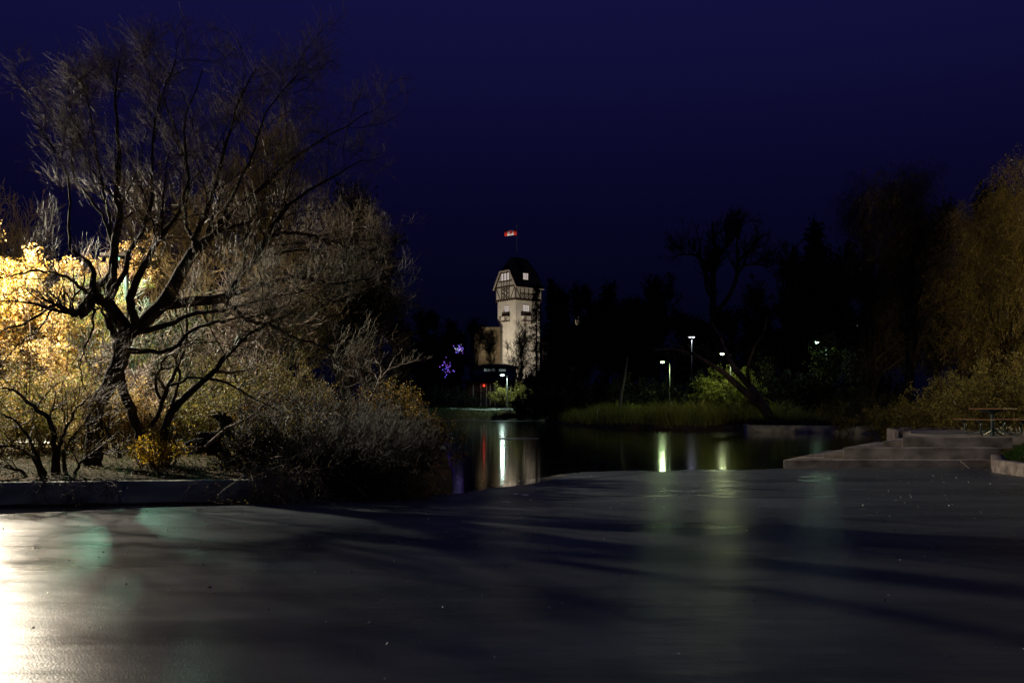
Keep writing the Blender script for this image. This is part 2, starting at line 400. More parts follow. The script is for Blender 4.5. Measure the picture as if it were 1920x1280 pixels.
def grow(Pt, Rd, n, L, ang=(25, 60), up=.1, wig=.12, N=5, t0=.2, rf=.55, rmin=.003, bias=None, taper=.35):
    """children of the polylines Pt: returns (M*n,N,3), (M*n,N)"""
    M, K, _ = Pt.shape
    t = R.uniform(t0, 1.0, (M, n)) * (K - 1 - 1e-6); i = t.astype(int); f = (t - i)
    m = np.repeat(np.arange(M)[:, None], n, 1)
    a, b = Pt[m, i], Pt[m, i + 1]
    pos = a + (b - a) * f[..., None]
    r = (Rd[m, i] * (1 - f) + Rd[m, i + 1] * f) * rf
    tan = norm(b - a)
    rnd = norm(R.normal(size=tan.shape)); perp = norm(rnd - tan * (rnd * tan).sum(-1, keepdims=True))
    an = np.radians(R.uniform(ang[0], ang[1], (M, n)))[..., None]
    d = tan * np.cos(an) + perp * np.sin(an)
    if bias is not None: d = norm(d + np.asarray(bias))
    plen = np.linalg.norm(np.diff(Pt, axis=1), axis=2).sum(1)
    if isinstance(L, tuple): ln = R.uniform(L[0], L[1], (M, n)) * (1.15 - .55 * (t / (K - 1)))
    else: ln = plen[:, None] * L * R.uniform(.6, 1.25, (M, n)) * (1.2 - .6 * t / (K - 1))
    out = np.zeros((M, n, N, 3)); out[:, :, 0] = pos
    st = (ln / (N - 1))[..., None]
    for j in range(1, N):
        d = norm(d + R.normal(0, wig, d.shape) + np.array([0, 0, up]))
        out[:, :, j] = out[:, :, j - 1] + d * st
    rad = np.maximum(r[..., None] * np.linspace(1, taper, N), rmin)
    return out.reshape(M * n, N, 3), rad.reshape(M * n, N)
def leaves(Pt, n, size, t0=.3, spread=.04, flat=False, asp=.55):
    M, K, _ = Pt.shape
    t = R.uniform(t0, 1, (M, n)) * (K - 1 - 1e-6); i = t.astype(int); f = (t - i)[..., None]
    m = np.repeat(np.arange(M)[:, None], n, 1)
    p = (Pt[m, i] * (1 - f) + Pt[m, i + 1] * f).reshape(-1, 3) + R.normal(0, spread, (M * n, 3))
    return cards(p, size, flat, asp)
def cards(p, size, flat=False, asp=.55, down=0.0):
    n = len(p)
    d = R.normal(size=(n, 3)); d[:, 2] -= down
    if flat: d[:, 2] *= .15
    d = norm(d)
    s = norm(np.cross(d, R.normal(size=(n, 3)) if not flat else np.tile([0, 0, 1.0], (n, 1)) + R.normal(0, .2, (n, 3))))
    sz = (size * R.uniform(.6, 1.3, n))[:, None]
    a = p; b = p + d * sz * .5 + s * sz * asp * .5; c = p + d * sz; e = p + d * sz * .5 - s * sz * asp * .5
    V = np.stack([a, b, c, e], 1).reshape(-1, 3)
    return V, np.arange(4 * n).reshape(n, 4)
def stack(lst, N, sc=1.0):
    A = np.stack([spline(l, N) for l in lst]); return A[..., :3], A[..., 3]
def limb(pts, wob=.25, seed=None):
    """pts: rows (px, py, Y, radius in px) -> world control rows"""
    out = []
    for px, py, Y, r in pts:
        q = P(px, py, Y); out.append((*q, r / F * Y))
    return out

# ---------------------------------------------------------------- the big bare tree on the left (limbs follow its real forks)
def big_tree():
    x0, y0 = P(178, 860, 18.6)[:2]
    root = empty("bare_tree", (x0, y0, TZ(x0, y0)), label="huge dark bare tree with low spreading limbs standing behind the pale pond wall", cat="tree")
    o = np.array([x0, y0, TZ(x0, y0)])
    Lm = [
        [(172, 876, 18.6, 19), (176, 840, 18.6, 16.5), (180, 770, 18.6, 15), (202, 726, 18.7, 14.5), (222, 683, 18.8, 15), (228, 650, 18.8, 17), (240, 618, 18.8, 15)],
        [(272, 868, 18.9, 14), (267, 850, 18.9, 10.5), (259, 803, 18.9, 9.5), (238, 748, 18.9, 9), (226, 705, 18.85, 9), (224, 665, 18.8, 10), (232, 640, 18.8, 10)],
        [(240, 622, 18.8, 14), (219, 590, 18.7, 12), (202, 566, 18.6, 11), (176, 560, 18.4, 11), (158, 580, 18.2, 12), (146, 588, 18.1, 10), (131, 582, 18.0, 5), (101, 571, 17.6, 3), (55, 601, 17.2, 2.2), (0, 623, 16.9, 1.4)],
        [(232, 650, 18.8, 9), (215, 625, 18.9, 7), (205, 603, 19.0, 8), (210, 585, 19.1, 4), (204, 575, 19.1, 3)],
        [(160, 572, 18.3, 8), (166, 556, 18.2, 5), (153, 541, 18.0, 3.2), (120, 517, 17.7, 2.6), (77, 507, 17.4, 2.1), (41, 514, 17.2, 1.6), (0, 520, 17.0, 1)],
        [(168, 566, 18.4, 9), (172, 545, 18.3, 7), (178, 514, 18.4, 5), (159, 487, 18.5, 4), (134, 467, 18.6, 3.2), (128, 440, 18.6, 2.6), (132, 380, 18.7, 2.2), (125, 322, 18.7, 1.9), (90, 265, 18.7, 1.6), (62, 218, 18.8, 1.2), (40, 190, 18.8, .8)],
        [(172, 558, 18.4, 8), (185, 535, 18.6, 7), (200, 520, 18.8, 5), (215, 500, 18.9, 4), (219, 481, 18.9, 3.6), (205, 420, 19.1, 3), (190, 340, 19.3, 2.4), (172, 230, 19.6, 1.8), (150, 150, 19.8, 1.1)],
        [(204, 568, 18.7, 10), (208, 540, 18.8, 8.5), (212, 500, 18.9, 8), (217, 454, 18.9, 7.5), (226, 415, 19.0, 6), (220, 360, 19.0, 5), (224, 290, 19.1, 4), (216, 200, 19.1, 2.4), (225, 110, 19.2, 1)],
        [(206, 560, 18.7, 7), (232, 514, 18.5, 5), (249, 459, 18.3, 4.4), (273, 418, 18.2, 3.8), (284, 364, 18.1, 3.2), (286, 290, 18.0, 2.4), (300, 190, 17.9, 1.6), (330, 110, 17.9, .9)],
        [(256, 606, 18.8, 9), (246, 582, 18.6, 8), (246, 555, 18.5, 7.5), (260, 514, 18.4, 6.5), (288, 465, 18.3, 5.5), (309, 435, 18.2, 4.4), (338, 391, 18.1, 3.2), (352, 320, 18.0, 2.6), (345, 240, 18.0, 1.8), (380, 130, 17.9, 1)],
        [(236, 630, 18.8, 13), (273, 601, 18.9, 13), (309, 565, 19.0, 13), (336, 514, 19.2, 12), (362, 474, 19.3, 10.5), (376, 459, 19.3, 9), (405, 432, 19.4, 6), (437, 396, 19.5, 5), (492, 350, 19.7, 3.6), (560, 290, 20.0, 2.4), (640, 240, 20.2, 1.4), (690, 210, 20.4, .8)],
        [(372, 466, 19.3, 8), (364, 446, 19.2, 5.5), (383, 410, 19.1, 5), (399, 366, 19.0, 4), (420, 290, 18.9, 3), (440, 210, 18.8, 2.2), (480, 130, 18.7, 1.1)],
        [(366, 450, 19.2, 5), (352, 430, 19.3, 3.5), (347, 391, 19.4, 3), (352, 330, 19.5, 2.4), (325, 230, 19.6, 1.8), (270, 120, 19.7, 1)],
        [(312, 571, 19.0, 11), (355, 566, 18.9, 10), (405, 563, 18.8, 9.5), (432, 550, 18.8, 8.5), (449, 518, 18.8, 6.5), (478, 478, 18.7, 5.6), (500, 443, 18.7, 5), (520, 410, 18.6, 4.2), (560, 370, 18.6, 3.2), (620, 335, 18.5, 2), (680, 300, 18.5, 1)],
        [(430, 552, 18.8, 6), (465, 540, 18.5, 4.6), (500, 531, 18.2, 4), (560, 520, 17.9, 3), (630, 532, 17.6, 2), (700, 520, 17.4, 1)],
        [(420, 562, 18.8, 6), (440, 580, 18.6, 4), (465, 599, 18.4, 3.4), (510, 611, 18.2, 2.8), (570, 640, 18.0, 2), (640, 660, 17.8, 1.1)],
        [(500, 445, 18.7, 4), (540, 436, 18.9, 3), (600, 446, 19.2, 2.2), (670, 470, 19.5, 1.2)],
        [(455, 508, 18.8, 4), (500, 480, 19.2, 3), (560, 470, 19.6, 2.2), (620, 480, 20, 1.2)],
        [(405, 432, 19.4, 4), (430, 380, 19.0, 3.2), (470, 300, 18.7, 2.4), (500, 210, 18.5, 1.6), (560, 140, 18.3, .9)],
        [(245, 625, 18.8, 7), (300, 612, 18.5, 5), (360, 590, 18.2, 4), (420, 582, 17.9, 3), (500, 560, 17.6, 2), (570, 545, 17.4, 1)],
        [(228, 655, 18.8, 7), (290, 660, 18.3, 4), (330, 650, 18.1, 3.4), (360, 620, 17.9, 3), (420, 600, 17.7, 2.2), (500, 590, 17.5, 1.2)],
        [(219, 480, 18.9, 3), (190, 400, 19.2, 2.4), (140, 330, 19.4, 2), (134, 218, 19.5, 1.5), (125, 165, 19.6, .9)],
        [(100, 571, 17.7, 2), (80, 610, 17.4, 1.6), (30, 650, 17.2, 1.2), (-10, 700, 17.1, .7)],
        [(176, 565, 18.4, 3), (172, 620, 18.1, 2), (150, 680, 17.9, 1.3), (158, 730, 17.8, .8)],
    ]
    Pt, Rd = stack([limb(l) for l in Lm], 26)
    Pt = Pt - o
    Pt[:, 2:-1] += R.normal(0, .014, Pt[:, 2:-1].shape)
    g = Geo(); g.tubes(Pt, Rd, 9); g.build("trunk", BARK, root)
    # smaller wood: only from the upper part of each limb
    g = Geo()
    near = [2, 3, 4, 5, 22, 23]; far = [i for i in range(2, len(Lm)) if i not in near]
    A1, A1r = grow(Pt[near, 12:], Rd[near, 12:], 6, (.5, 1.4), (25, 70), .03, .2, 10, .0, .42, .005, bias=(0, -.1, .1), taper=.3)
    A2, A2r = grow(Pt[far, 10:], Rd[far, 10:], 11, (.7, 2.1), (22, 62), .04, .17, 10, .0, .40, .0055, bias=(0, -.05, .14), taper=.3)
    A, Ar = np.concatenate([A1, A2]), np.concatenate([A1r, A2r]); g.tubes(A, Ar, 5)
    B, Br = grow(A, Ar, 8, (.25, .9), (25, 65), .03, .18, 6, .12, .6, .0035, bias=(0, 0, .12)); g.tubes(B, Br, 3)
    g.build("branches", BARK, root)
    g = Geo()
    C, Cr = grow(B, Br, 5, (.22, .6), (25, 65), .03, .18, 5, .1, .6, .0022, bias=(0, 0, .12)); g.tubes(C, Cr, 3)
    D, Dr = grow(C, Cr, 2, (.12, .38), (20, 55), .04, .12, 3, .1, .7, .0019); g.tubes(D, Dr, 3)
    g.build("twigs", TWIG, root)
big_tree()

def traced_tree(name, label, cat, px, Y, limbs, bark, twig, lv=((6, (.4, 1.0)), (5, (.2, .5)), (3, (.1, .3))), skip=6, bias=(0, 0, .15), leaf=None, N=16, minr=.0025, group=None):
    x0, y0 = P(px, 800, Y)[:2]; o = np.array([x0, y0, TZ(x0, y0)])
    root = empty(name, tuple(o), label=label, cat=cat, group=group)
    Pt, Rd = stack([limb(l) for l in limbs], N); Pt = Pt - o
    Pt[:, 1:-1] += R.normal(0, .012, Pt[:, 1:-1].shape)
    g = Geo(); g.tubes(Pt, Rd, 8); g.build("trunk", bark, root)
    g = Geo(); A, Ar = Pt[:, skip:], Rd[:, skip:]
    for k, (n, L) in enumerate(lv):
        A, Ar = grow(A, Ar, n, L, (20, 60), .03, .13, 6 if k == 0 else 4, .05, .6, minr, bias=bias); g.tubes(A, Ar, 4 if k == 0 else 3)
    g.build("twigs", twig, root)
    if leaf:
        g = Geo(); g.add(*leaves(A, leaf[0], leaf[1])); g.build("foliage", leaf[2], root, smooth=False)
    return root

traced_tree("small_tree", "slender dark multi-stemmed tree just right of the huge bare tree's legs", "tree", 301, 18.3, [
    [(303, 862, 18.3, 13), (303, 845, 18.3, 9), (309, 814, 18.3, 8), (318, 772, 18.3, 7.5), (355, 737, 18.2, 6.5), (396, 702, 18.1, 5.6), (415, 677, 18.0, 5), (440, 650, 18.0, 4), (480, 618, 17.9, 3), (530, 592, 17.8, 1.6)],
    [(278, 860, 18.4, 8), (277, 815, 18.4, 5), (295, 778, 18.4, 4.4), (306, 746, 18.4, 4), (320, 716, 18.4, 3.6), (335, 680, 18.4, 3), (347, 650, 18.4, 2.4), (352, 600, 18.5, 1.3)],
    [(306, 752, 18.4, 3), (295, 735, 18.5, 2.8), (292, 710, 18.5, 2.6), (302, 685, 18.5, 2.4), (318, 660, 18.5, 2.2), (345, 635, 18.6, 1.6), (400, 600, 18.7, 1)],
    [(320, 722, 18.3, 3), (345, 713, 18.2, 2.6), (369, 708, 18.1, 2.4), (424, 716, 17.9, 2.1), (473, 744, 17.7, 1.6), (520, 768, 17.5, 1)],
    [(322, 765, 18.3, 4), (330, 735, 18.4, 3), (336, 700, 18.5, 2.4), (330, 670, 18.6, 1.8), (345, 640, 18.7, 1.2)],
    [(225, 858, 18.5, 4), (215, 835, 18.5, 3), (205, 815, 18.5, 2.6), (190, 790, 18.5, 2), (160, 760, 18.5, 1.4)],
], BARK, TWIG, bias=(0, 0, .1))
traced_tree("shrub", "dark leafless shrub with crooked arching stems at the far left above the pond wall", "shrub", 105, 16.9, [
    [(101, 905, 16.9, 6), (103, 860, 16.9, 5), (101, 825, 16.9, 5), (94, 792, 16.9, 4.6), (75, 772, 16.9, 4), (55, 757, 16.9, 3.4), (28, 732, 16.8, 2.4), (0, 728, 16.8, 1.4)],
    [(110, 900, 17, 5), (108, 850, 17, 4), (118, 820, 17, 3), (128, 795, 17, 2.6), (145, 765, 17.1, 2), (172, 742, 17.2, 1.2)],
    [(80, 905, 16.8, 5), (65, 860, 16.7, 4), (40, 840, 16.6, 3), (10, 835, 16.5, 2.4), (-20, 838, 16.4, 1.5)],
    [(90, 905, 16.8, 5), (75, 865, 16.6, 3.4), (55, 820, 16.5, 2.4), (30, 790, 16.4, 2), (0, 775, 16.3, 1.2)],
    [(125, 905, 17, 5), (120, 860, 16.9, 3.4), (130, 830, 16.8, 2.4), (155, 800, 16.8, 1.6), (165, 780, 16.8, 1)],
    [(60, 905, 16.7, 4), (35, 880, 16.6, 3), (0, 870, 16.5, 2), (-30, 868, 16.4, 1.2)],
    [(135, 905, 16.9, 4), (150, 870, 16.8, 2.8), (180, 850, 16.7, 2), (210, 845, 16.7, 1.2)],
], BARK, TWIG, lv=((8, (.3, .8)), (5, (.15, .45)), (3, (.08, .25))), skip=3, bias=(0, 0, .12), leaf=(1, .035, LEAF_OLIVE))

# ---------------------------------------------------------------- generic plants
def shrub(name, label, px, Y, w, h, ns, lv, bark, leaf=None, lean=(0, 0), up=.02, r0=.02, rm=.003, spread=.5, group=None, wig=.12, cat="shrub", L1=None, zb=None, dome=True):
    x0, y0 = P(px, 800, Y)[:2]; z0 = TZ(x0, y0) if zb is None else zb
    root = empty(name, (x0, y0, z0), label=label, cat=cat, group=group)
    a = R.uniform(0, 2 * np.pi, ns); rr = np.sqrt(R.uniform(0, 1, ns))
    bx, by = np.cos(a) * rr * w * spread, np.sin(a) * rr * w * spread
    N = 8; Pt = np.zeros((ns, N, 3)); Pt[:, 0, 0] = bx; Pt[:, 0, 1] = by; Pt[:, 0, 2] = -.05
    d = norm(np.stack([np.cos(a) * rr * w / h * .8 + lean[0], np.sin(a) * rr * w / h * .8 + lean[1], np.ones(ns)], 1) + R.normal(0, .15, (ns, 3)))
    ln = h * (1.05 - .45 * rr * dome) * R.uniform(.7, 1.1, ns)
    for j in range(1, N):
        d = norm(d + R.normal(0, wig, d.shape) + np.array([0, 0, up])); Pt[:, j] = Pt[:, j - 1] + d * (ln / (N - 1))[:, None]
    Rd = np.maximum(r0 * R.uniform(.5, 1.1, ns)[:, None] * np.linspace(1, .3, N), rm)
    g = Geo(); g.tubes(Pt, Rd, 5); A, Ar = Pt, Rd
    for k, (n, L) in enumerate(lv):
        A, Ar = grow(A, Ar, n, L, (20, 60), up, wig, 5 if k == 0 else 4, .12, .6, rm); g.tubes(A, Ar, 3)
    g.build("stems", bark, root)
    if leaf:
        for q, lf in enumerate(leaf):
            gl = Geo(); gl.add(*leaves(A, lf[0], lf[1])); gl.build("foliage", lf[2], root, smooth=False)
    return root

def tree(name, label, px, Y, H, Wd, r0, lv, bark, twig, leaf=None, trunk=.35, fork=7, up=.05, rm=.006, group=None, cat="tree", bias=(0, 0, .2), lean=(0, 0), droop=None, wig=.1, ang=(22, 55), z0=None, cfoot=None):
    x0, y0 = P(px, 800, Y)[:2]; zb = TZ(x0, y0) if z0 is None else z0
    root = empty(name, (x0, y0, zb), label=label, cat=cat, group=group)
    N = 12; t = np.linspace(0, 1, N)
    T = np.zeros((1, N, 3)); T[0, :, 2] = t * H * .85 - .1
    T[0, :, 0] = lean[0] * t * H + np.cumsum(R.normal(0, .012 * H, N)); T[0, :, 1] = lean[1] * t * H + np.cumsum(R.normal(0, .012 * H, N))
    T[0, :, :2] -= T[0, 0, :2]
    Rt = (r0 * (1 - .85 * t))[None]; Rt[0, 0] *= 1.3
    g = Geo(); g.tubes(T, Rt, 9)
    A, Ar = grow(T[:, :], Rt, fork, (H * .35, H * .62), ang, up, wig, 10, trunk, .62, rm, bias=bias)
    # keep limbs inside the crown's width
    off = A[..., :2] - T[0, 0, :2]; rad = np.linalg.norm(off, axis=-1, keepdims=True); lim = Wd / 2
    A[..., :2] = T[0, 0, :2] + off * min(1.0, lim * .62 / max(float(np.percentile(rad[:, -1], 85)), 1e-6))
    g.tubes(A, Ar, 6); g.build("trunk", bark, root)
    g = Geo()
    for k, (n, L) in enumerate(lv):
        A, Ar = grow(A, Ar, n, L, (20, 58), up, wig * 1.1, 6 if k == 0 else 4, .1, .6, rm, bias=(bias[0] * .5, bias[1] * .5, bias[2] * .5)); g.tubes(A, Ar, 3)
    if droop:
        n, L = droop
        A, Ar = grow(A, Ar, n, L, (30, 80), -.32, .13, 7, .1, .6, rm * .7, bias=(0, 0, -.4)); g.tubes(A, Ar, 3)
    g.build("branches", twig, root)
    if leaf:
        for lf in leaf:
            gl = Geo(); gl.add(*leaves(A, lf[0], lf[1], .1, lf[1] * .8, asp=.5 if not droop else .28)); gl.build("foliage", lf[2], root, smooth=False)
    return root

# golden tree right under the lamp and its neighbours
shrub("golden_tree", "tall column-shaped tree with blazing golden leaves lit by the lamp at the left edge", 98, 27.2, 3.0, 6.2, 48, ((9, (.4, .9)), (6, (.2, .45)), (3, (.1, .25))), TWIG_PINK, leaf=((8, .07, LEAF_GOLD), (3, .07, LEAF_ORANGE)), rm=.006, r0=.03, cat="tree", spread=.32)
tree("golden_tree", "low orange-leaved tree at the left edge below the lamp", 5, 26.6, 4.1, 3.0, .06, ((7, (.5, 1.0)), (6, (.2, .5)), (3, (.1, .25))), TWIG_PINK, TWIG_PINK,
     leaf=((6, .095, LEAF_ORANGE), (3, .095, LEAF_GOLD)), trunk=.15, fork=14, rm=.005, bias=(0, 0, .1))
for (px, Y, w, h, lb, lf) in (
    (40, 21.3, 1.5, 1.7, "yellow-green leafy shrub behind the dark crooked shrub at the far left", ((2, .05, LEAF_GREEN), (2, .055, LEAF_GOLD))),
    (125, 21.8, 1.5, 1.9, "green and gold shrub directly below the golden tree, left of the huge trunk", ((2, .05, LEAF_GREEN), (3, .055, LEAF_GOLD))),
    (-60, 20.0, 1.6, 2.0, "green leafy shrub cut by the left edge of the picture", ((3, .05, LEAF_OLIVE),)),
    (222, 22.0, .9, 1.7, "thin gold-leaved shrub seen between the two legs of the huge tree", ((4, .05, LEAF_GOLD),)),
):
    shrub("leafy_shrub", lb, px, Y, w, h, 26, ((6, (.3, .8)), (5, (.15, .4)), (3, (.08, .2))), TWIG_OLIVE, leaf=lf, group="leafy shrubs on the left bank")
for (px, Y, w, h, lb) in (
    (255, 26.6, 2.6, 4.7, "tall pale pinkish tangle of bare twigs behind the huge trunk"),
    (205, 28.0, 2.6, 5.4, "pale pinkish twiggy thicket rising between the golden tree and the huge trunk"),
    (325, 26.6, 2.2, 2.9, "pale bare thicket right of the huge trunk behind the slender tree"),
    (285, 23.6, 1.5, 1.9, "low pale twiggy thicket seen between the slender stems"),
):
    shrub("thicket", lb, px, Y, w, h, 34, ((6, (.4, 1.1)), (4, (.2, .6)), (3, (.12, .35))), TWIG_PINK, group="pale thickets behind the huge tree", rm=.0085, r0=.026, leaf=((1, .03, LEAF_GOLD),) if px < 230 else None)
shrub("leafy_shrub", "lone low clump of bright yellow leaves at the foot of the slender tree", 290, 18.1, .55, .75, 14, ((5, (.12, .3)), (4, (.06, .16))), TWIG, leaf=((3, .05, LEAF_YELLOW),))
shrub("leafy_shrub", "bright yellow leaves clinging around the middle of the slender tree stems", 308, 18.2, .35, 1.0, 10, ((4, (.12, .3)), (4, (.06, .16))), TWIG, leaf=((2, .05, LEAF_YELLOW),), cat="shrub")
for (px, Y, w, h, lb, lf) in (
    (385, 23.5, 2.0, 1.7, "yellow-green shrub left of the black uprooted stump", ((3, .045, LEAF_OLIVE), (1, .045, LEAF_GREEN))),
    (440, 25.0, 2.2, 2.6, "olive leafy shrub directly behind the black uprooted stump", ((3, .045, LEAF_OLIVE),)),
    (370, 27.5, 2.2, 3.1, "taller yellow-green shrub behind the shrub left of the stump", ((3, .05, LEAF_GREEN), (2, .05, LEAF_OLIVE))),
    (500, 23.5, 2.2, 2.3, "brownish shrub with ochre leaves right behind the stump", ((2, .045, LEAF_RUST), (2, .045, LEAF_OLIVE))),
):
    shrub("leafy_shrub", lb, px, Y, w, h, 34, ((7, (.35, .9)), (5, (.18, .45)), (3, (.08, .22))), TWIG_OLIVE, leaf=lf, group="leafy shrubs on the left bank", rm=.004)

# lit bare trees behind
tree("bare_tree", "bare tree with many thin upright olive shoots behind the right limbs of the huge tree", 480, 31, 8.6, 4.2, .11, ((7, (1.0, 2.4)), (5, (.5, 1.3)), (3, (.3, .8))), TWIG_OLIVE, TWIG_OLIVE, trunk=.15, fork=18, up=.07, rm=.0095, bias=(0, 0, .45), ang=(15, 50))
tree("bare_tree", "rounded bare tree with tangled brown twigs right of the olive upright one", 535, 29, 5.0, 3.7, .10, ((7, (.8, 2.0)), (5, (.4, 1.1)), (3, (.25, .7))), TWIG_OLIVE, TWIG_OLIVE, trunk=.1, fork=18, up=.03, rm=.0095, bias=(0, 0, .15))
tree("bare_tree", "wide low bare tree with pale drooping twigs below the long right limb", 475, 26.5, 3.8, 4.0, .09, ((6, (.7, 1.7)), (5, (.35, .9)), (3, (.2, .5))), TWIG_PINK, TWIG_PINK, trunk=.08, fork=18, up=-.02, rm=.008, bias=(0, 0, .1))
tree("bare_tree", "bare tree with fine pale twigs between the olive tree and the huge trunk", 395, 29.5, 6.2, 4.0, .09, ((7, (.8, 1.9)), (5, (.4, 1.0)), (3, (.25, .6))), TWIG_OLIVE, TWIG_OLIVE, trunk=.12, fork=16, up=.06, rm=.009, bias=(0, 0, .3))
tree("bare_tree", "dim bare tree filling the gap straight behind the fork of the huge tree", 285, 33, 7.6, 4.2, .11, ((8, (.9, 2.0)), (6, (.45, 1.1)), (4, (.2, .6))), TWIG_OLIVE, TWIG_OLIVE, trunk=.2, fork=16, up=.05, rm=.006, bias=(0, 0, .3))
tree("dark_tree", "dark leafy tree rising right of the brown bare trees on the left bank", 650, 34, 7.9, 3.4, .16, ((8, (.9, 2.0)), (6, (.4, 1.0)), (4, (.25, .5))), BARK_DARK, TWIG_DARK, leaf=((2, .12, LEAF_DARK),), trunk=.12, fork=16, up=.06, rm=.01, bias=(0, 0, .3))
tree("dark_tree", "lower dark tree at the right end of the left bank trees", 712, 44, 6.0, 4.0, .14, ((8, (.8, 1.8)), (6, (.4, .9)), (3, (.2, .5))), BARK_DARK, TWIG_DARK, leaf=((1, .12, LEAF_DARK),), trunk=.12, fork=14, up=.05, rm=.01, bias=(0, 0, .2))
tree("bare_tree", "low bare tree with upright twigs just right of the lamp, above the golden leaves", 20, 33, 6.6, 4.5, .12, ((8, (.9, 2.0)), (6, (.45, 1.1)), (4, (.2, .6))), BARK, TWIG, trunk=.25, fork=14, up=.08, rm=.006, bias=(0, 0, .3))

# reddish-brown bush masses on the point
for (px, Y, w, h, lb, lf, bk) in (
    (545, 20.4, 2.0, 1.5, "dense rust-brown bush right of the black uprooted stump", ((2, .04, LEAF_RUST), (1, .04, LEAF_ORANGE)), TWIG_RED),
    (585, 21.5, 2.3, 1.8, "large dull brown bush in the middle of the bush mass on the left bank", ((2, .045, LEAF_RUST), (1, .04, LEAF_OLIVE)), TWIG_RED),
    (650, 19.8, 2.2, 1.6, "dark brown bush at the foot of the pale forked shrub", ((1, .035, LEAF_RUST),), TWIG_RED),
    (738, 21.3, 1.0, 1.6, "mustard-leaved bush at the right tip of the left bank", ((4, .045, LEAF_ORANGE), (2, .045, LEAF_OLIVE)), TWIG_RED),
    (680, 19.0, 1.5, 1.1, "low reddish twiggy bush below the mustard-leaved bush", ((1, .035, LEAF_RUST),), TWIG_RED),
    (590, 18.0, 2.0, 1.0, "low dark bramble bush near the waterline below the brown bushes", ((1, .035, LEAF_RUST),), TWIG_RED),
    (525, 17.8, 1.2, .8, "low tangled bramble between the uprooted stump and the wall", ((2, .035, LEAF_OLIVE),), TWIG_RED),
    (645, 25.5, 2.0, 2.0, "tall dim brown bush behind the pale forked shrub", ((1, .045, LEAF_RUST),), TWIG_RED),
):
    shrub("brown_bush", lb, px, Y, w, h, 30, ((6, (.35, .9)), (4, (.15, .45)), (3, (.08, .22))), bk, leaf=lf, group="brown bushes on the left bank", rm=.0052, lean=(.14, -.1), wig=.18)
for i, (px, Y, w, lb) in enumerate(((720, 17.9, .9, "wiry reeds-like leaning twigs at the very tip of the left bank"), (680, 17.4, 1.6, "slanting dark red twigs overhanging the ice near the tip of the left bank"), (630, 17.0, 1.8, "slanting dark twigs overhanging the ice in the middle of the bush mass"))):
    shrub("brown_bush", lb, px, Y, w, 1.15, 70, ((5, (.3, .7)), (4, (.12, .3))), TWIG_RED, group="brown bushes on the left bank", rm=.003, lean=(.45, -.2), wig=.08, r0=.008)
traced_tree("pale_shrub", "pale forked shrub with bare grey branches standing above the brown bushes", "shrub", 672, 20.8, [
    [(672, 800, 20.8, 3), (690, 755, 20.8, 2.6), (712, 715, 20.8, 2.2), (730, 690, 20.8, 1.6), (742, 665, 20.8, 1)],
    [(700, 740, 20.8, 2), (690, 722, 20.7, 1.6), (676, 712, 20.6, 1.4), (664, 705, 20.6, 1)],
    [(712, 715, 20.8, 2), (700, 698, 20.9, 1.6), (685, 690, 21, 1.4), (668, 690, 21, 1)],
    [(725, 695, 20.8, 1.8), (745, 686, 20.7, 1.4), (765, 680, 20.6, 1.2), (785, 676, 20.6, .8)],
    [(715, 708, 20.8, 1.8), (712, 685, 20.9, 1.4), (700, 670, 21, 1.2), (680, 662, 21, .8)],
], TWIG_PINK, TWIG_PINK, lv=((7, (.2, .5)), (5, (.1, .25))), skip=3, bias=(.1, 0, .15), N=12)

# brambles hanging over the wall
def hanging(name, label, px0, px1, n, Y, ytop, L, mat, lf):
    root = empty(name, tuple(P((px0 + px1) / 2, ytop, Y)), label=label, cat="bramble")
    o = np.array(root.location)
    px = R.uniform(px0, px1, n); Pt = np.zeros((n, 8, 3))
    for i in range(n): Pt[i, 0] = P(px[i], ytop + R.uniform(-10, 12), Y + R.uniform(-.1, .6)) - o
    d = norm(np.stack([R.normal(.2, .5, n), R.uniform(-.9, -.2, n), R.uniform(.0, .7, n)], 1))
    ln = R.uniform(.5, 1.0, n) * L
    for j in range(1, 8):
        d = norm(d + R.normal(0, .16, d.shape) + np.array([0, 0, -.28])); Pt[:, j] = Pt[:, j - 1] + d * (ln / 7)[:, None]
    Pt[..., 2] = np.maximum(Pt[..., 2], .012 - o[2])
    Rd = np.maximum(.007 * np.linspace(1, .3, 8)[None].repeat(n, 0), .003)
    g = Geo(); g.tubes(Pt, Rd, 4); A, Ar = grow(Pt, Rd, 6, (.15, .45), (20, 70), -.05, .16, 5, .1, .7, .0026)
    A[..., 2] = np.maximum(A[..., 2], .01 - o[2]); g.tubes(A, Ar, 3)
    B, Br = grow(A, Ar, 3, (.06, .18), (20, 70), -.05, .16, 4, .1, .7, .0022); B[..., 2] = np.maximum(B[..., 2], .01 - o[2]); g.tubes(B, Br, 3)
    g.build("stems", mat, root)
    if lf: g = Geo(); g.add(*leaves(B, 1, .03)); g.build("foliage", lf, root, smooth=False)
hanging("bramble", "tangled grey bramble stems hanging over the right end of the wall onto the ice", 440, 590, 90, 16.1, 893, 1.3, TWIG_PINK, LEAF_OLIVE)
hanging("bramble", "dark bramble curtain hanging to the ice beside the tip of the bank", 590, 800, 80, 16.6, 895, 1.1, TWIG_RED, LEAF_RUST)
hanging("bramble", "sparse thin stems trailing down the face of the wall near the left edge", 0, 230, 22, 15.9, 905, .7, TWIG, None)

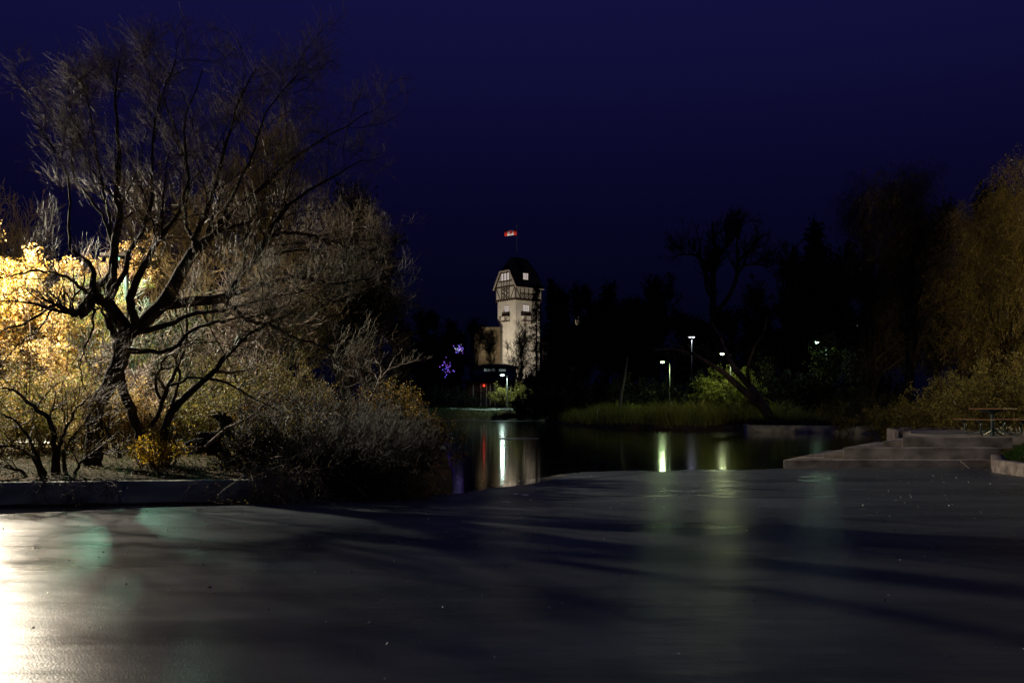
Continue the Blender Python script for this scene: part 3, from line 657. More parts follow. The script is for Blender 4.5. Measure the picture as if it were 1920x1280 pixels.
# uprooted stump
def stump():
    x, y = P(405, 845, 18.6)[:2]; z = TZ(x, y)
    root = empty("stump", (x, y, z), label="black uprooted tree stump with jagged root prongs lying behind the wall", cat="stump")
    o = np.array([x, y, z])
    L = [[(368, 848, 18.6, 5), (385, 838, 18.6, 13), (410, 832, 18.6, 22), (435, 822, 18.6, 22), (455, 818, 18.6, 12), (470, 815, 18.6, 5)],
         [(420, 850, 18.5, 16), (428, 825, 18.5, 18), (422, 800, 18.5, 12), (413, 785, 18.5, 6), (401, 777, 18.5, 3)],
         [(430, 830, 18.6, 14), (430, 800, 18.6, 10), (422, 785, 18.6, 7), (416, 778, 18.6, 5)],
         [(425, 822, 18.4, 12), (400, 818, 18.4, 9), (380, 815, 18.3, 6), (370, 814, 18.3, 3)],
         [(410, 835, 18.4, 10), (380, 830, 18.4, 8), (360, 828, 18.3, 6), (348, 832, 18.3, 3)],
         [(440, 820, 18.6, 9), (448, 805, 18.6, 6), (455, 795, 18.7, 3)]]
    Pt, Rd = stack([limb(l) for l in L], 22); Pt -= o
    Rd = Rd * (1 + R.normal(0, .13, Rd.shape)); Pt += R.normal(0, .016, Pt.shape)
    g = Geo(); g.tubes(Pt, Rd, 11)
    A, Ar = grow(Pt, Rd, 6, (.12, .4), (40, 90), .03, .25, 5, .1, .3, .006); g.tubes(A, Ar, 5)
    g.build("roots", BARK_DARK, root, smooth=False)
stump()
def branch(name, label, pts, mat, n=5, L=(.2, .6), cat="branch"):
    q = limb(pts); o = np.array(q[0][:3])
    root = empty(name, tuple(o), label=label, cat=cat)
    Pt, Rd = stack([q], 16); Pt = Pt - o; Pt[:, 1:-1] += R.normal(0, .01, Pt[:, 1:-1].shape)
    g = Geo(); g.tubes(Pt, Rd, 7); g.build("limb", mat, root)
    g = Geo(); A, Ar = grow(Pt, Rd, n, L, (25, 60), .0, .15, 6, .3, .6, .003); g.tubes(A, Ar, 4); B, Br = grow(A, Ar, 3, (L[0] * .5, L[1] * .5), (25, 60), 0, .15, 4, .2, .6, .0025); g.tubes(B, Br, 3)
    g.build("twigs", mat, root)
branch("fallen_branch", "pale bare branch leaning across the black uprooted stump", [(385, 838, 18.1, 3), (410, 816, 18.1, 3.6), (440, 796, 18.1, 3), (470, 780, 18.1, 2.2), (500, 755, 18.1, 1.4), (516, 738, 18.1, .9)], DEADW, 6)
branch("fallen_branch", "thin curved twig draped over the wall top and hanging towards the ice", [(190, 900, 15.8, 1.4), (205, 901, 15.7, 1.6), (222, 902, 15.6, 1.8), (217, 918, 15.55, 1.5), (210, 935, 15.5, 1.2), (200, 946, 15.4, .8)], DEADW, 2, (.08, .2))
branch("fallen_branch", "short stick leaning on the lowest concrete step beside the ice", [(1800, 863, 25.4, .8), (1808, 870, 25.2, .8), (1818, 878.5, 24.9, .7)], DEADW, 1, (.03, .08))
for i, (a, b, lb) in enumerate((((312, 852), (366, 836), "pale dead stick lying flat between the slender tree and the stump"), ((330, 858), (352, 838), "short pale stick leaning on the longer one left of the stump"), ((352, 855), (372, 842), "pale stick touching the left root of the stump"))):
    branch("fallen_branch", lb, [(a[0], a[1], 18.0, 1.6), ((a[0] + b[0]) / 2, (a[1] + b[1]) / 2 - 2, 18.1, 1.8), (b[0], b[1], 18.2, 1.2)], DEADW, 3, (.08, .25))

# grass and leaf litter on the left bank
def scatter(n, xr, yr, dmin=.35, dmax=99, cond=None):
    x = R.uniform(*xr, n); y = R.uniform(*yr, n); d = sdist(x, y)
    k = (d > dmin) & (d < dmax)
    if cond is not None: k &= cond(x, y)
    x, y = x[k], y[k]; return np.stack([x, y, terrain(x, y)], 1)
def blades(p, h, w, lean=.35, wind=(0, 0)):
    n = len(p); a = R.uniform(0, 2 * np.pi, n); hh = (h * R.uniform(.5, 1.15, n))[:, None]
    d = np.stack([np.cos(a) * lean + wind[0], np.sin(a) * lean + wind[1], np.ones(n)], 1) * R.uniform(.6, 1.1, (n, 1))
    s = np.stack([-np.sin(a + .8), np.cos(a + .8), np.zeros(n)], 1) * w
    b = p + np.array([0, 0, -.02]); m = b + d * hh * .55; d2 = d.copy(); d2[:, 2] *= .5; d2[:, :2] *= 2.2; t = m + d2 * hh * .5
    V = np.stack([b - s, b + s, m + s * .8, m - s * .8, t + s * .1, t - s * .1], 1).reshape(-1, 3)
    i = np.arange(n)[:, None] * 6
    Q = np.concatenate([i + np.array([[0, 1, 2, 3]]), i + np.array([[3, 2, 4, 5]])])
    return V, Q
p = scatter(60000, (-16, -1.2), (15.6, 26), .35)
g = Geo(); g.add(*blades(p[:5000], .16, .006)); tag(g.build("grass", GRASS_GREEN, smooth=False), "short rough grass on the left bank behind the wall", kind="stuff", cat="grass")
g = Geo(); q = p[5000:45000].copy(); q[:, 2] += R.uniform(.01, .07, len(q)); g.add(*cards(q, .06, True)); tag(g.build("leaf_litter", LEAF_LITTER, smooth=False), "brown and yellow fallen leaves covering the left bank", kind="stuff", cat="fallen leaves")

# left retaining wall
def ribbon_wall(name, label, pts, z0, z1, th, mat, cat="wall", cap=None, seg=.5, jag=0.0, group=None):
    pts = np.array(pts, float); L = np.concatenate([[0], np.cumsum(np.linalg.norm(np.diff(pts, axis=0), axis=1))])
    n = max(2, int(L[-1] / seg)); s = np.linspace(0, L[-1], n + 1)
    x = np.interp(s, L, pts[:, 0]); y = np.interp(s, L, pts[:, 1])
    t = np.gradient(np.stack([x, y], 1), axis=0); t /= np.linalg.norm(t, axis=1, keepdims=True); nn = np.stack([-t[:, 1], t[:, 0]], 1)
    zt = z1 + (R.normal(0, jag, n + 1) if jag else 0)
    zt = np.broadcast_to(zt, (n + 1,))
    V = []; c = .02
    for i in range(n + 1):
        for (o, z) in ((0, z0), (0, zt[i] - c), (c, zt[i]), (th - c, zt[i]), (th, zt[i] - c), (th, z0)):
            V.append((x[i] + nn[i, 0] * o, y[i] + nn[i, 1] * o, z))
    Q = [(i * 6 + k, (i + 1) * 6 + k, (i + 1) * 6 + k + 1, i * 6 + k + 1) for i in range(n) for k in range(5)]
    Q += [(5, 4, 1, 0), (4, 3, 2, 1), (n * 6, n * 6 + 1, n * 6 + 4, n * 6 + 5), (n * 6 + 1, n * 6 + 2, n * 6 + 3, n * 6 + 4)]
    o = mesh(name, V, np.array(Q), mat); tag(o, label, cat, group); return o
ribbon_wall("concrete_wall", "low smooth grey concrete wall between the left bank and the ice", [(-30, 12.2), WP(-120, 950), WP(0, 944), WP(250, 940), WP(480, 937), WP(560, 936)], -.3, .33, .3, WALLC, jag=.004)
ribbon_wall("concrete_wall", "long low pale wall under the leaning willow across the water", [WP(1393, 806.5), WP(1396, 808.5), WP(1500, 809.5), WP(1655, 812), WP(1662, 815)], -.3, .42, .4, CONCRETE)
ribbon_wall("stone_wall", "low pale stone edging running from behind the steps towards the willows", [(21.5, 40.5), (18, 38.2), (14.6, 36.4), (13.5, 35.9), (12.9, 34.0), (12.2, 31.4)], -.3, .80, .35, STONE, seg=.3, jag=.01)
ribbon_wall("stone_wall", "rough stone planter wall holding bright green grass at the right edge", [(12.5, 26.0), (11.36, 23.55), (11.30, 23.3), (11.28, 22.0), (11.6, 19), (13.5, 15)], -.2, .30, .3, STONE, seg=.12, jag=.006)
# upstand behind platform
# concrete steps
def steps():
    root = empty("concrete_steps", (9.5, 27.0, 0), label="broad weathered concrete steps descending to the ice on the right", cat="steps")
    o = np.array([9.5, 27.0, 0])
    def q(px, Y): return ((px - 960) / F * Y - o[0], Y - o[1])
    tiers = [(1469, 25.7, 1552, 31.5, -.3, .18, 12.4), (1542, 26.75, 1602, 31.5, .1, .31, 12.4), (1581, 26.3, 1640, 31.0, .15, .47, 12.9), (1655, 27.5, 1690, 30.8, .40, .60, 12.4), (1692, 27.1, 1735, 30.6, .42, .725, 13.6)]
    for a, Ya, b, Yb, z0, z1, xr in tiers:
        m = MB(); pa, pb = q(a, Ya), q(b, Yb)
        m.prism([pa, (xr - o[0], Ya - o[1] - .05), (xr - o[0], Yb - o[1]), pb], z0, z1)
        m.build("step", CONCRETE, root, bevel=.012)
    # terrace the steps lead up to
    m = MB(); m.prism([(q(1735, 30.6)[0], 3.6), (12.006 - o[0], 3.6), (20 - o[0], 1.5), (30 - o[0], 6), (22 - o[0], 13.4), (18.2 - o[0], 11.3), (13.7 - o[0], 8.8), (12.4 - o[0], 4.5)], .3, .722)
    m.build("terrace", CONCRETE, root)
steps()
p = []
for (x0, x1, y0, y1, z) in ((7.4, 12.0, 25.9, 26.3, .18), (9.0, 12, 26.5, 27.1, .47), (7.5, 9, 26.2, 27.5, .185)):
    n = 260; p.append(np.stack([R.uniform(x0, x1, n), y1 - np.abs(R.normal(0, .12, n)), np.full(n, z + .01)], 1))
p = np.concatenate(p); g = Geo(); g.add(*cards(p, .05, True)); tag(g.build("leaf_litter", LEAF_LITTER, smooth=False), "dry leaves gathered along the backs of the concrete steps", kind="stuff", cat="fallen leaves")
# grass clump behind planter wall
def mound(x, y):
    e = 11.62 + np.maximum(0, y - 23.3) * .48 + np.maximum(0, 21.9 - y) * .12
    d = np.clip(x - e, 0, 9)
    return .26 + .40 * sm(0, .9, d) * sm(20.5, 23.6, y) + .02 * np.sin(x * 9) * np.sin(y * 7), d, e
gx, gy = np.meshgrid(np.linspace(0, 8, 50), np.linspace(18.0, 27.0, 60))
xx = (11.60 + np.maximum(0, gy - 23.3) * .48 + np.maximum(0, 21.9 - gy) * .12) + gx
zz = mound(xx, gy)[0]
i = (np.arange(59)[:, None] * 50 + np.arange(49)[None]).ravel()
tag(mesh("ground", np.stack([xx.ravel(), gy.ravel(), zz.ravel()], 1), np.stack([i, i + 1, i + 51, i + 50], 1), SOIL, smooth=True), kind="structure")
n = 16000; x = R.uniform(11.5, 16, n); y = R.uniform(19, 26.6, n); z, dd, ee = mound(x, y); k = x > ee - .02; x, y, z = x[k], y[k], z[k]
g = Geo(); g.add(*blades(np.stack([x, y, z], 1), .25, .008, .6)); tag(g.build("grass", GRASS_GREEN, smooth=False), "bright green grass tumbling over the stone planter wall at the right edge", kind="stuff", cat="grass")

# picnic table
def picnic_table():
    c = P(1861, 815, 28.3); zt = .725
    root = empty("picnic_table", (c[0], c[1], zt), math.radians(42), label="square wooden picnic table with attached seats on a dark steel pedestal, on the terrace", cat="picnic table")
    m = MB()
    for i in range(6): m.box(-.48 + i * .161, -.48 + i * .161 + .153, -.48, .48, .755, .79)
    m.build("tabletop", WOODT, root, bevel=.005)
    m = MB(); m.tube([(0, 0, .60), (0, 0, .66), (0, 0, .70), (0, 0, .752)], [.05, .12, .30, .40], 16); m.build("bracket", STEEL, root, smooth=False)
    m = MB(); m.tube([(0, 0, 0), (0, 0, .62)], .058, 14); m.tube([(0, 0, 0), (0, 0, .015)], .12, 14); m.build("pedestal", STEEL, root, smooth=False)
    for k in range(4):
        a = math.radians(45 + 90 * k - 0); ca, sa = math.cos(a), math.sin(a)
        a2 = math.radians(90 * k)
        ca, sa = math.cos(a2), math.sin(a2)
        pts = []
        for r, z in ((.03, .20), (.25, .13), (.50, .07), (.66, .04), (.76, .08), (.79, .18), (.76, .30), (.80, .40)):
            pts.append((ca * r, sa * r, z))
        m = MB(); m.tube(pts, .03, 10); m.build("seat_arm", STEEL, root, smooth=True)
        m = MB(); m.tube([(ca * .80, sa * .80, .38), (ca * .8, sa * .8, .42), (ca * .8, sa * .8, .452)], [.03, .09, .15], 14); m.build("seat_bracket", STEEL, root)
        m = MB(); Mx = Matrix.Translation((ca * .82, sa * .82, 0)) @ Matrix.Rotation(a2, 4, 'Z')
        for j in range(2): m.box(-.15 + j * .152, -.15 + j * .152 + .146, -.33, .33, .455, .487, Mx)
        m.build("seat", WOODT, root, bevel=.004)
    return root
picnic_table()

# ---------------------------------------------------------------- street lamps
def pole_lamp(px, py, Y, label, power, col, arm=(1, 0), armL=1.3, gl=30, r=.11, name="street_lamp", lrad=.15, group="street lamps around the pond", double=False, cut=True, up=0.0, pm=None):
    c = P(px, py, Y); bx = c[0] + arm[0] * armL; by = c[1] + arm[1] * armL; gz = TZ(bx, by)
    root = empty(name, (bx, by, gz), label=label, cat="street lamp", group=group)
    hx, hy, hz = c[0] - bx, c[1] - by, c[2] - gz
    m = MB(); m.tube([(0, 0, -.1), (0, 0, .3), (0, 0, hz * .5), (0, 0, hz + .02)], [.10, .075, .06, .05], 10); m.build("pole", pm or GALV, root, smooth=True)
    a = Vector((hx, hy, 0)).normalized()
    if not double:
        m = MB(); m.tube([(0, 0, hz - .02), (hx * .4, hy * .4, hz + .12), (hx * .8, hy * .8, hz + .14)], .035, 8); m.build("arm", pm or GALV, root, smooth=True)
    M = Matrix.Translation((hx, hy, hz + .12)) @ Matrix.Rotation(math.atan2(a.y, a.x), 4, 'Z') if not double else Matrix.Translation((hx, hy, hz + .12))
    m = MB(); m.box(-.34, .34, -.16, .16, 0, .09, M); m.box(-.30, .30, -.12, .12, -.02, 0, M); m.build("lamp_head", pm or STEEL, root, bevel=.02)
    e = glow("lamp_lens_glow", col, gl)
    for s in ((-.2, .2) if double else (0,)):
        m = MB(); m.tube([(hx + s, hy, hz + .10), (hx + s, hy, hz + .06), (hx + s, hy, hz + .02), (hx + s, hy, hz - .02)], [r * 1.1, r * 1.05, r * .8, r * .3], 12); m.build("lens", e, root)
    for kind, pw in ((('SPOT', power), ('POINT', power * up)) if cut else (('POINT', power),)):
        if pw <= 0: continue
        ld = bpy.data.lights.new("lamp_light", kind); ld.energy = pw; ld.color = col; ld.shadow_soft_size = lrad
        if kind == 'SPOT': ld.spot_size = math.radians(175); ld.spot_blend = .05
        lo = bpy.data.objects.new("lamp_light", ld); link(lo); lo.parent = root; lo.location = (hx, hy, hz - .25)
    return root
WARM = (1.0, .87, .67); GRN = (.62, 1.0, .66); COOL = (.80, .86, 1.0)
pole_lamp(-72, 372, 24.3, "warm street lamp just beyond the left edge shining through the huge tree", 9500, WARM, (-1, .3), 1.2, 30, .16, lrad=.10, up=.20)
pole_lamp(216, 490, 26.0, "greenish street lamp glimpsed through the limbs of the huge tree", 620, (.42, 1.0, .66), (1, 0), .3, 2, .10, lrad=.12, pm=TWIG_DARK)
pole_lamp(942, 704, 133, "greenish street lamp on the far bank below the tower", 800, (.70, 1.0, .86), (1, .1), .65, 45, .20, lrad=.22)
pole_lamp(1242, 680, 98, "yellow-green lamp on a plain pole, leftmost of those right of the tower", 480, (.72, 1.0, .46), (1, .1), .75, 30, .17, lrad=.2)
pole_lamp(1297, 633, 118, "tall cool-white double lamp between the two lower green ones", 120, COOL, (0, 0), 0, 6, .13, double=True, lrad=.2)
pole_lamp(1354, 665, 79, "greenish lamp glowing beside the leaning willow trunk", 300, (.85, 1.0, .46), (1, .1), .7, 35, .13, lrad=.2)
pole_lamp(1532, 643, 84, "greenish street lamp above the sparkling tree on the right", 300, GRN, (1, .1), .8, 40, .14, lrad=.2)
pole_lamp(1607, 607, 120, "small high white lamp, farthest right of the lit lamps", 200, COOL, (0, 0), 0, 25, .14, double=False, lrad=.2)
pole_lamp(2657, 510, 33.0, "unseen warm lamp post added beyond the right edge to light the willows", 4400, (1.0, .87, .46), (1, .2), 1.0, 30, .14, lrad=.15, cut=False)  # unseen helper lamp, added so the willows catch light
def rear_fill_lamp():  # out-of-view lamp added to brighten the wall and step fronts
    root = empty("street_lamp", (2.0, -36, 0), label="unseen lamp post added behind the viewer to light the wall and steps", cat="street lamp", group="street lamps around the pond")
    m = MB(); m.tube([(0, 0, -.5), (0, 0, 3), (0, 0, 6.4)], [.10, .08, .06], 10); m.build("pole", GALV, root, smooth=True)
    m = MB(); m.box(-.3, .3, -.5, .2, 6.4, 6.5); m.build("lamp_head", STEEL, root, bevel=.02)
    m = MB(); m.tube([(0, -.1, 6.39), (0, -.1, 6.33)], [.12, .06], 12); m.build("lens", glow("rear_lens_glow", (1, .9, .7), 20), root)
    ld = bpy.data.lights.new("lamp_light", 'POINT'); ld.energy = 1900; ld.color = (1, .95, .74); ld.shadow_soft_size = .2
    lo = bpy.data.objects.new("lamp_light", ld); link(lo); lo.parent = root; lo.location = (0, 0, 6.1)
rear_fill_lamp()

# ---------------------------------------------------------------- tower and buildings
TY = 200.0
def tower():
    s = 6.15; k = TY / F
    c0 = P(967, 700, TY); gz = TZ(c0[0], c0[1])
    ax = math.atan2(.60, .80)
    root = empty("tower", (c0[0], c0[1], gz), ax, label="floodlit cream tower with half-timbered top and steep dark roof rising above the trees", cat="tower")
    # local x = along right face, local y = along left face, origin = near corner
    Z = lambda py: CAMZ + (HOR - py) * k - gz
    zb, ze, zg, zr = Z(561), Z(535), Z(506), Z(477)
    m = MB(); m.box(0, s, 0, s, -1, zb); m.build("wall", STUCCO, root)
    ov = .28
    # jettied half-timbered storey with trapezoid gables
    m = MB(); m.box(-ov, s + ov, -ov, s + ov, zb, ze); 
    g0, g1 = s / 2 - 1.42, s / 2 + 1.42
    for x0, x1 in ((-ov, .0), (s, s + ov)):
        m.poly([(x0, -ov, ze), (x0, s + ov, ze), (x0, g1, zg), (x0, g0, zg), (x1, -ov, ze), (x1, s + ov, ze), (x1, g1, zg), (x1, g0, zg)],
               [(0, 3, 2, 1), (4, 5, 6, 7), (0, 1, 5, 4), (1, 2, 6, 5), (2, 3, 7, 6), (3, 0, 4, 7)])
    m.build("upper_storey", STUCCO, root)
    # roof
    e = .75; r0, r1 = 1.1, s - 1.1; c = s / 2; t = .12
    R_ = [(-e + .2, -e, ze - .35), (s + e - .2, -e, ze - .35), (s + e - .2, s + e, ze - .35), (-e + .2, s + e, ze - .35),
          (-e + .2, g0 - .15, zg + .1), (-e + .2, g1 + .15, zg + .1), (s + e - .2, g0 - .15, zg + .1), (s + e - .2, g1 + .15, zg + .1), (r0, c, zr), (r1, c, zr)]
    roof = MB()
    roof.poly(R_, [(0, 1, 6, 9, 8, 4), (2, 3, 5, 8, 9, 7), (4, 8, 5), (6, 7, 9)])
    inner = [(x, y, z - t) for x, y, z in R_]
    roof.poly(inner, [(4, 8, 9, 6, 1, 0), (7, 9, 8, 5, 3, 2), (5, 8, 4), (9, 7, 6)])
    roof.poly(R_ + inner, [(0, 10, 11, 1), (2, 12, 13, 3), (0, 4, 14, 10), (3, 13, 15, 5), (4, 5, 15, 14), (1, 11, 16, 6), (2, 7, 17, 12), (6, 16, 17, 7)])
    ro = roof.build("roof", ROOFM, root)
    m = MB()
    for a, b in (((-e + .17, -e - .02, ze - .36), (-e + .17, g0 - .17, zg + .08)), ((-e + .17, s + e + .02, ze - .36), (-e + .17, g1 + .17, zg + .08)), ((-e + .17, g0 - .17, zg + .04), (-e + .17, g1 + .17, zg + .04))):
        m.bar(a, b, .30, .09, up=(1, 0, 0))
    m.bar((-e + .2, -e - .03, ze - .42), (s + e - .2, -e - .03, ze - .42), .08, .2)
    m.build("bargeboard", TRIM, root)
    # timber framing, left face (x = -ov) and right face (y = -ov)
    X = -ov - .03
    m = MB()
    def L(a, b, w=.2): m.bar((X, a[0], a[1]), (X, b[0], b[1]), .08, w, up=(0, 0, 1)) if abs(a[0] - b[0]) > 1e-3 and abs(a[1] - b[1]) < 1e-3 else m.bar((X, a[0], a[1]), (X, b[0], b[1]), w, .08, up=(1, 0, 0))
    y0, y1 = -ov, s + ov; h = ze - zb
    L((y0, zb + .12), (y1, zb + .12), .34); L((y0, ze), (y1, ze), .26); L((g0 - .85, ze + 1.1), (g1 + .85, ze + 1.1), .2); L((g0, zg - .1), (g1, zg - .1), .2)
    for f in (0.02, .30, .44, .56, .70, .98): L((y0 + (y1 - y0) * f, zb), (y0 + (y1 - y0) * f, ze), .17)
    for f in (.30, .42, .58, .70): L((y0 + (y1 - y0) * f, ze), (y0 + (y1 - y0) * f, zg), .16)
    for a, b in ((.02, .26), (.98, .74)): L((y0 + (y1 - y0) * a, ze), (y0 + (y1 - y0) * b, zb), .17)
    for i in range(3):
        for (f0, f1) in ((.30, .44), (.56, .70)):
            z0 = zb + .25 + i * (h - .35) / 3; z1 = z0 + (h - .35) / 3
            L((y0 + (y1 - y0) * f0, z0), (y0 + (y1 - y0) * f1, z1), .1); L((y0 + (y1 - y0) * f1, z0), (y0 + (y1 - y0) * f0, z1), .1)
    for i in range(2):
        z0 = zb + .3 + i * (h - .4) / 2; z1 = z0 + (h - .4) / 2
        L((y0 + (y1 - y0) * .44, z0), (y0 + (y1 - y0) * .5, (z0 + z1) / 2), .09); L((y0 + (y1 - y0) * .56, z0), (y0 + (y1 - y0) * .5, (z0 + z1) / 2), .09)
        L((y0 + (y1 - y0) * .44, z1), (y0 + (y1 - y0) * .5, (z0 + z1) / 2), .09); L((y0 + (y1 - y0) * .56, z1), (y0 + (y1 - y0) * .5, (z0 + z1) / 2), .09)
    L((y0 + .1, ze + .05), (g0, zg), .16); L((y1 - .1, ze + .05), (g1, zg), .16)
    for i in range(9): m.box(X - .12, X + .02, y0 + .2 + i * .76, y0 + .36 + i * .76, zb - .22, zb + .02)
    Yf = -ov - .03
    def Rr(a, b, w=.2): m.bar((a[0], Yf, a[1]), (b[0], Yf, b[1]), w, .08, up=(0, 1, 0))
    x0, x1 = -ov, s + ov
    Rr((x0, zb + .12), (x1, zb + .12), .34); Rr((x0, ze - .35), (x1, ze - .35), .22); Rr((x0 + 1.2, zb + h * .45), (x1 - 1.2, zb + h * .45), .17)
    for f in (.015, .18, .34, .50, .66, .82, .985): Rr((x0 + (x1 - x0) * f, zb), (x0 + (x1 - x0) * f, ze - .3), .17)
    for a, b in ((.02, .18), (.98, .82)): Rr((x0 + (x1 - x0) * a, ze - .3), (x0 + (x1 - x0) * b, zb + .3), .16)
    for f0, f1 in ((.18, .34), (.34, .50), (.50, .66), (.66, .82)):
        Rr((x0 + (x1 - x0) * f0, zb + .3), (x0 + (x1 - x0) * f1, zb + h * .45), .1); Rr((x0 + (x1 - x0) * f1, zb + .3), (x0 + (x1 - x0) * f0, zb + h * .45), .1)
    m.box(x0, x1, Yf - .1, Yf + .02, zb - .16, zb + .02)
    m.build("timber_frame", TIMBER, root)
    # windows
    def window(M, w, hh, lab=None, nx=2, nz=3, gm=WINLIT):
        a = MB(); a.box(-w / 2 - .1, w / 2 + .1, -.06, .0, -.1, hh + .1, M); f = a.build("window", TRIM, root)
        a = MB(); a.box(-w / 2, w / 2, -.085, -.062, 0, hh, M); a.build("pane", gm, f)
        a = MB()
        for i in range(1, nx): xx = -w / 2 + w * i / nx; a.box(xx - .035, xx + .035, -.115, -.09, 0, hh, M)
        for i in range(1, nz): zz = hh * i / nz; a.box(-w / 2, w / 2, -.11, -.088, zz - .035, zz + .035, M)
        a.build("glazing_bar", TIMBER, f)
    ML = lambda y, z: Matrix.Translation((-.0, y, z)) @ Matrix.Rotation(math.radians(-90), 4, 'Z')
    MLo = lambda y, z: Matrix.Translation((-ov, y, z)) @ Matrix.Rotation(math.radians(-90), 4, 'Z')
    MR = lambda x, z: Matrix.Translation((x, 0, z))
    for y in (s / 2 - 1.0, s / 2, s / 2 + 1.0): window(MLo(y, ze + 1.35), .62, 1.35, nx=1)
    window(ML(s / 2 - .1, Z(582)), 1.3, 1.15, nx=3, nz=3)
    window(MR(s * .42, Z(582)), 1.45, 1.2, nx=3, nz=3)
    # roof window (dormer) on the right slope
    dx = s * .40; dz = Z(522); dy = .35
    m = MB(); m.box(dx - .75, dx + .75, dy - .35, dy + 1.6, dz - .1, dz + 1.35); m.build("dormer", ROOFM, root)
    window(Matrix.Translation((dx, dy - .36, dz)), 1.15, 1.2, nx=3, nz=3)
    # balconies
    for MM in (ML(s / 2 + .1, Z(601)), MR(s * .42, Z(601))):
        m = MB(); m.box(-1.25, 1.25, -.95, 0, 0, .14, MM); b = m.build("balcony", TIMBER, root)
        m = MB(); m.box(-1.2, 1.2, -.9, -.86, .2, 1.0, MM); m.box(-1.2, -1.16, -.86, -.02, .2, 1.0, MM); m.box(1.16, 1.2, -.86, -.02, .2, 1.0, MM); m.build("panel", STUCCO, b)
        m = MB(); m.box(-1.25, 1.25, -.97, -.91, 1.0, 1.14, MM); m.box(-1.27, -1.21, -.91, 0, 1.0, 1.14, MM); m.box(1.21, 1.27, -.91, 0, 1.0, 1.14, MM)
        for xx in (-1.2, -.7, .7, 1.2): m.box(xx - .06, xx + .06, -.96, -.905, .14, 1.0, MM)
        m.bar(MM @ Vector((-1.2, -.93, .15)), MM @ Vector((-.7, -.93, 1.0)), .08); m.bar(MM @ Vector((.7, -.93, 1.0)), MM @ Vector((1.2, -.93, .15)), .08)
        m.build("railing", TIMBER, b)
        m = MB(); m.box(-.85, .85, -.5, -.02, 1.2, 1.9, MM); m.build("flower_box", TIMBER, b)
    m = MB(); m.box(s * .42 - .05, s * .42 + .05, -.06, .04, 6, Z(601)); m.build("downpipe", TIMBER, root)
    # floodlights at its foot
    for i, (lx, ly, tx, tz, pw) in enumerate(((-15, 1.0, 0, 12, 13500), (1.0, -15, 3.0, 12, 7800))):
        ld = bpy.data.lights.new("floodlight", 'SPOT'); ld.energy = pw; ld.color = (1.0, .87, .70); ld.spot_size = math.radians(80); ld.spot_blend = .9; ld.shadow_soft_size = .3
        lo = bpy.data.objects.new("floodlight", ld); link(lo); lo.parent = root; lo.location = (lx, ly, 4.5)
        d = Vector((3, 3, 21)) - Vector(lo.location); lo.rotation_euler = d.to_track_quat('-Z', 'Y').to_euler()
        if i == 0:
            l2 = bpy.data.lights.new("floodlight", 'SPOT'); l2.energy = 2600; l2.color = (1, .88, .72); l2.spot_size = math.radians(100); l2.spot_blend = .9; l2.shadow_soft_size = .25
            o2 = bpy.data.objects.new("floodlight", l2); link(o2); o2.parent = root; o2.location = (-4.5, -3.5, 3.0); o2.rotation_euler = (Vector((1, 1, 9)) - Vector(o2.location)).to_track_quat('-Z', 'Y').to_euler()
        f = MB(); f.box(lx - .3, lx + .3, ly - .3, ly + .3, -.5, 4.2); f.box(lx - .4, lx + .4, ly - .4, ly + .4, 4.1, 4.3); f.build("floodlight_stand", STEEL, root)
    # flag pole and flag
    fb = root.matrix_world
    return root, gz, zr
tw, tgz, tzr = tower()

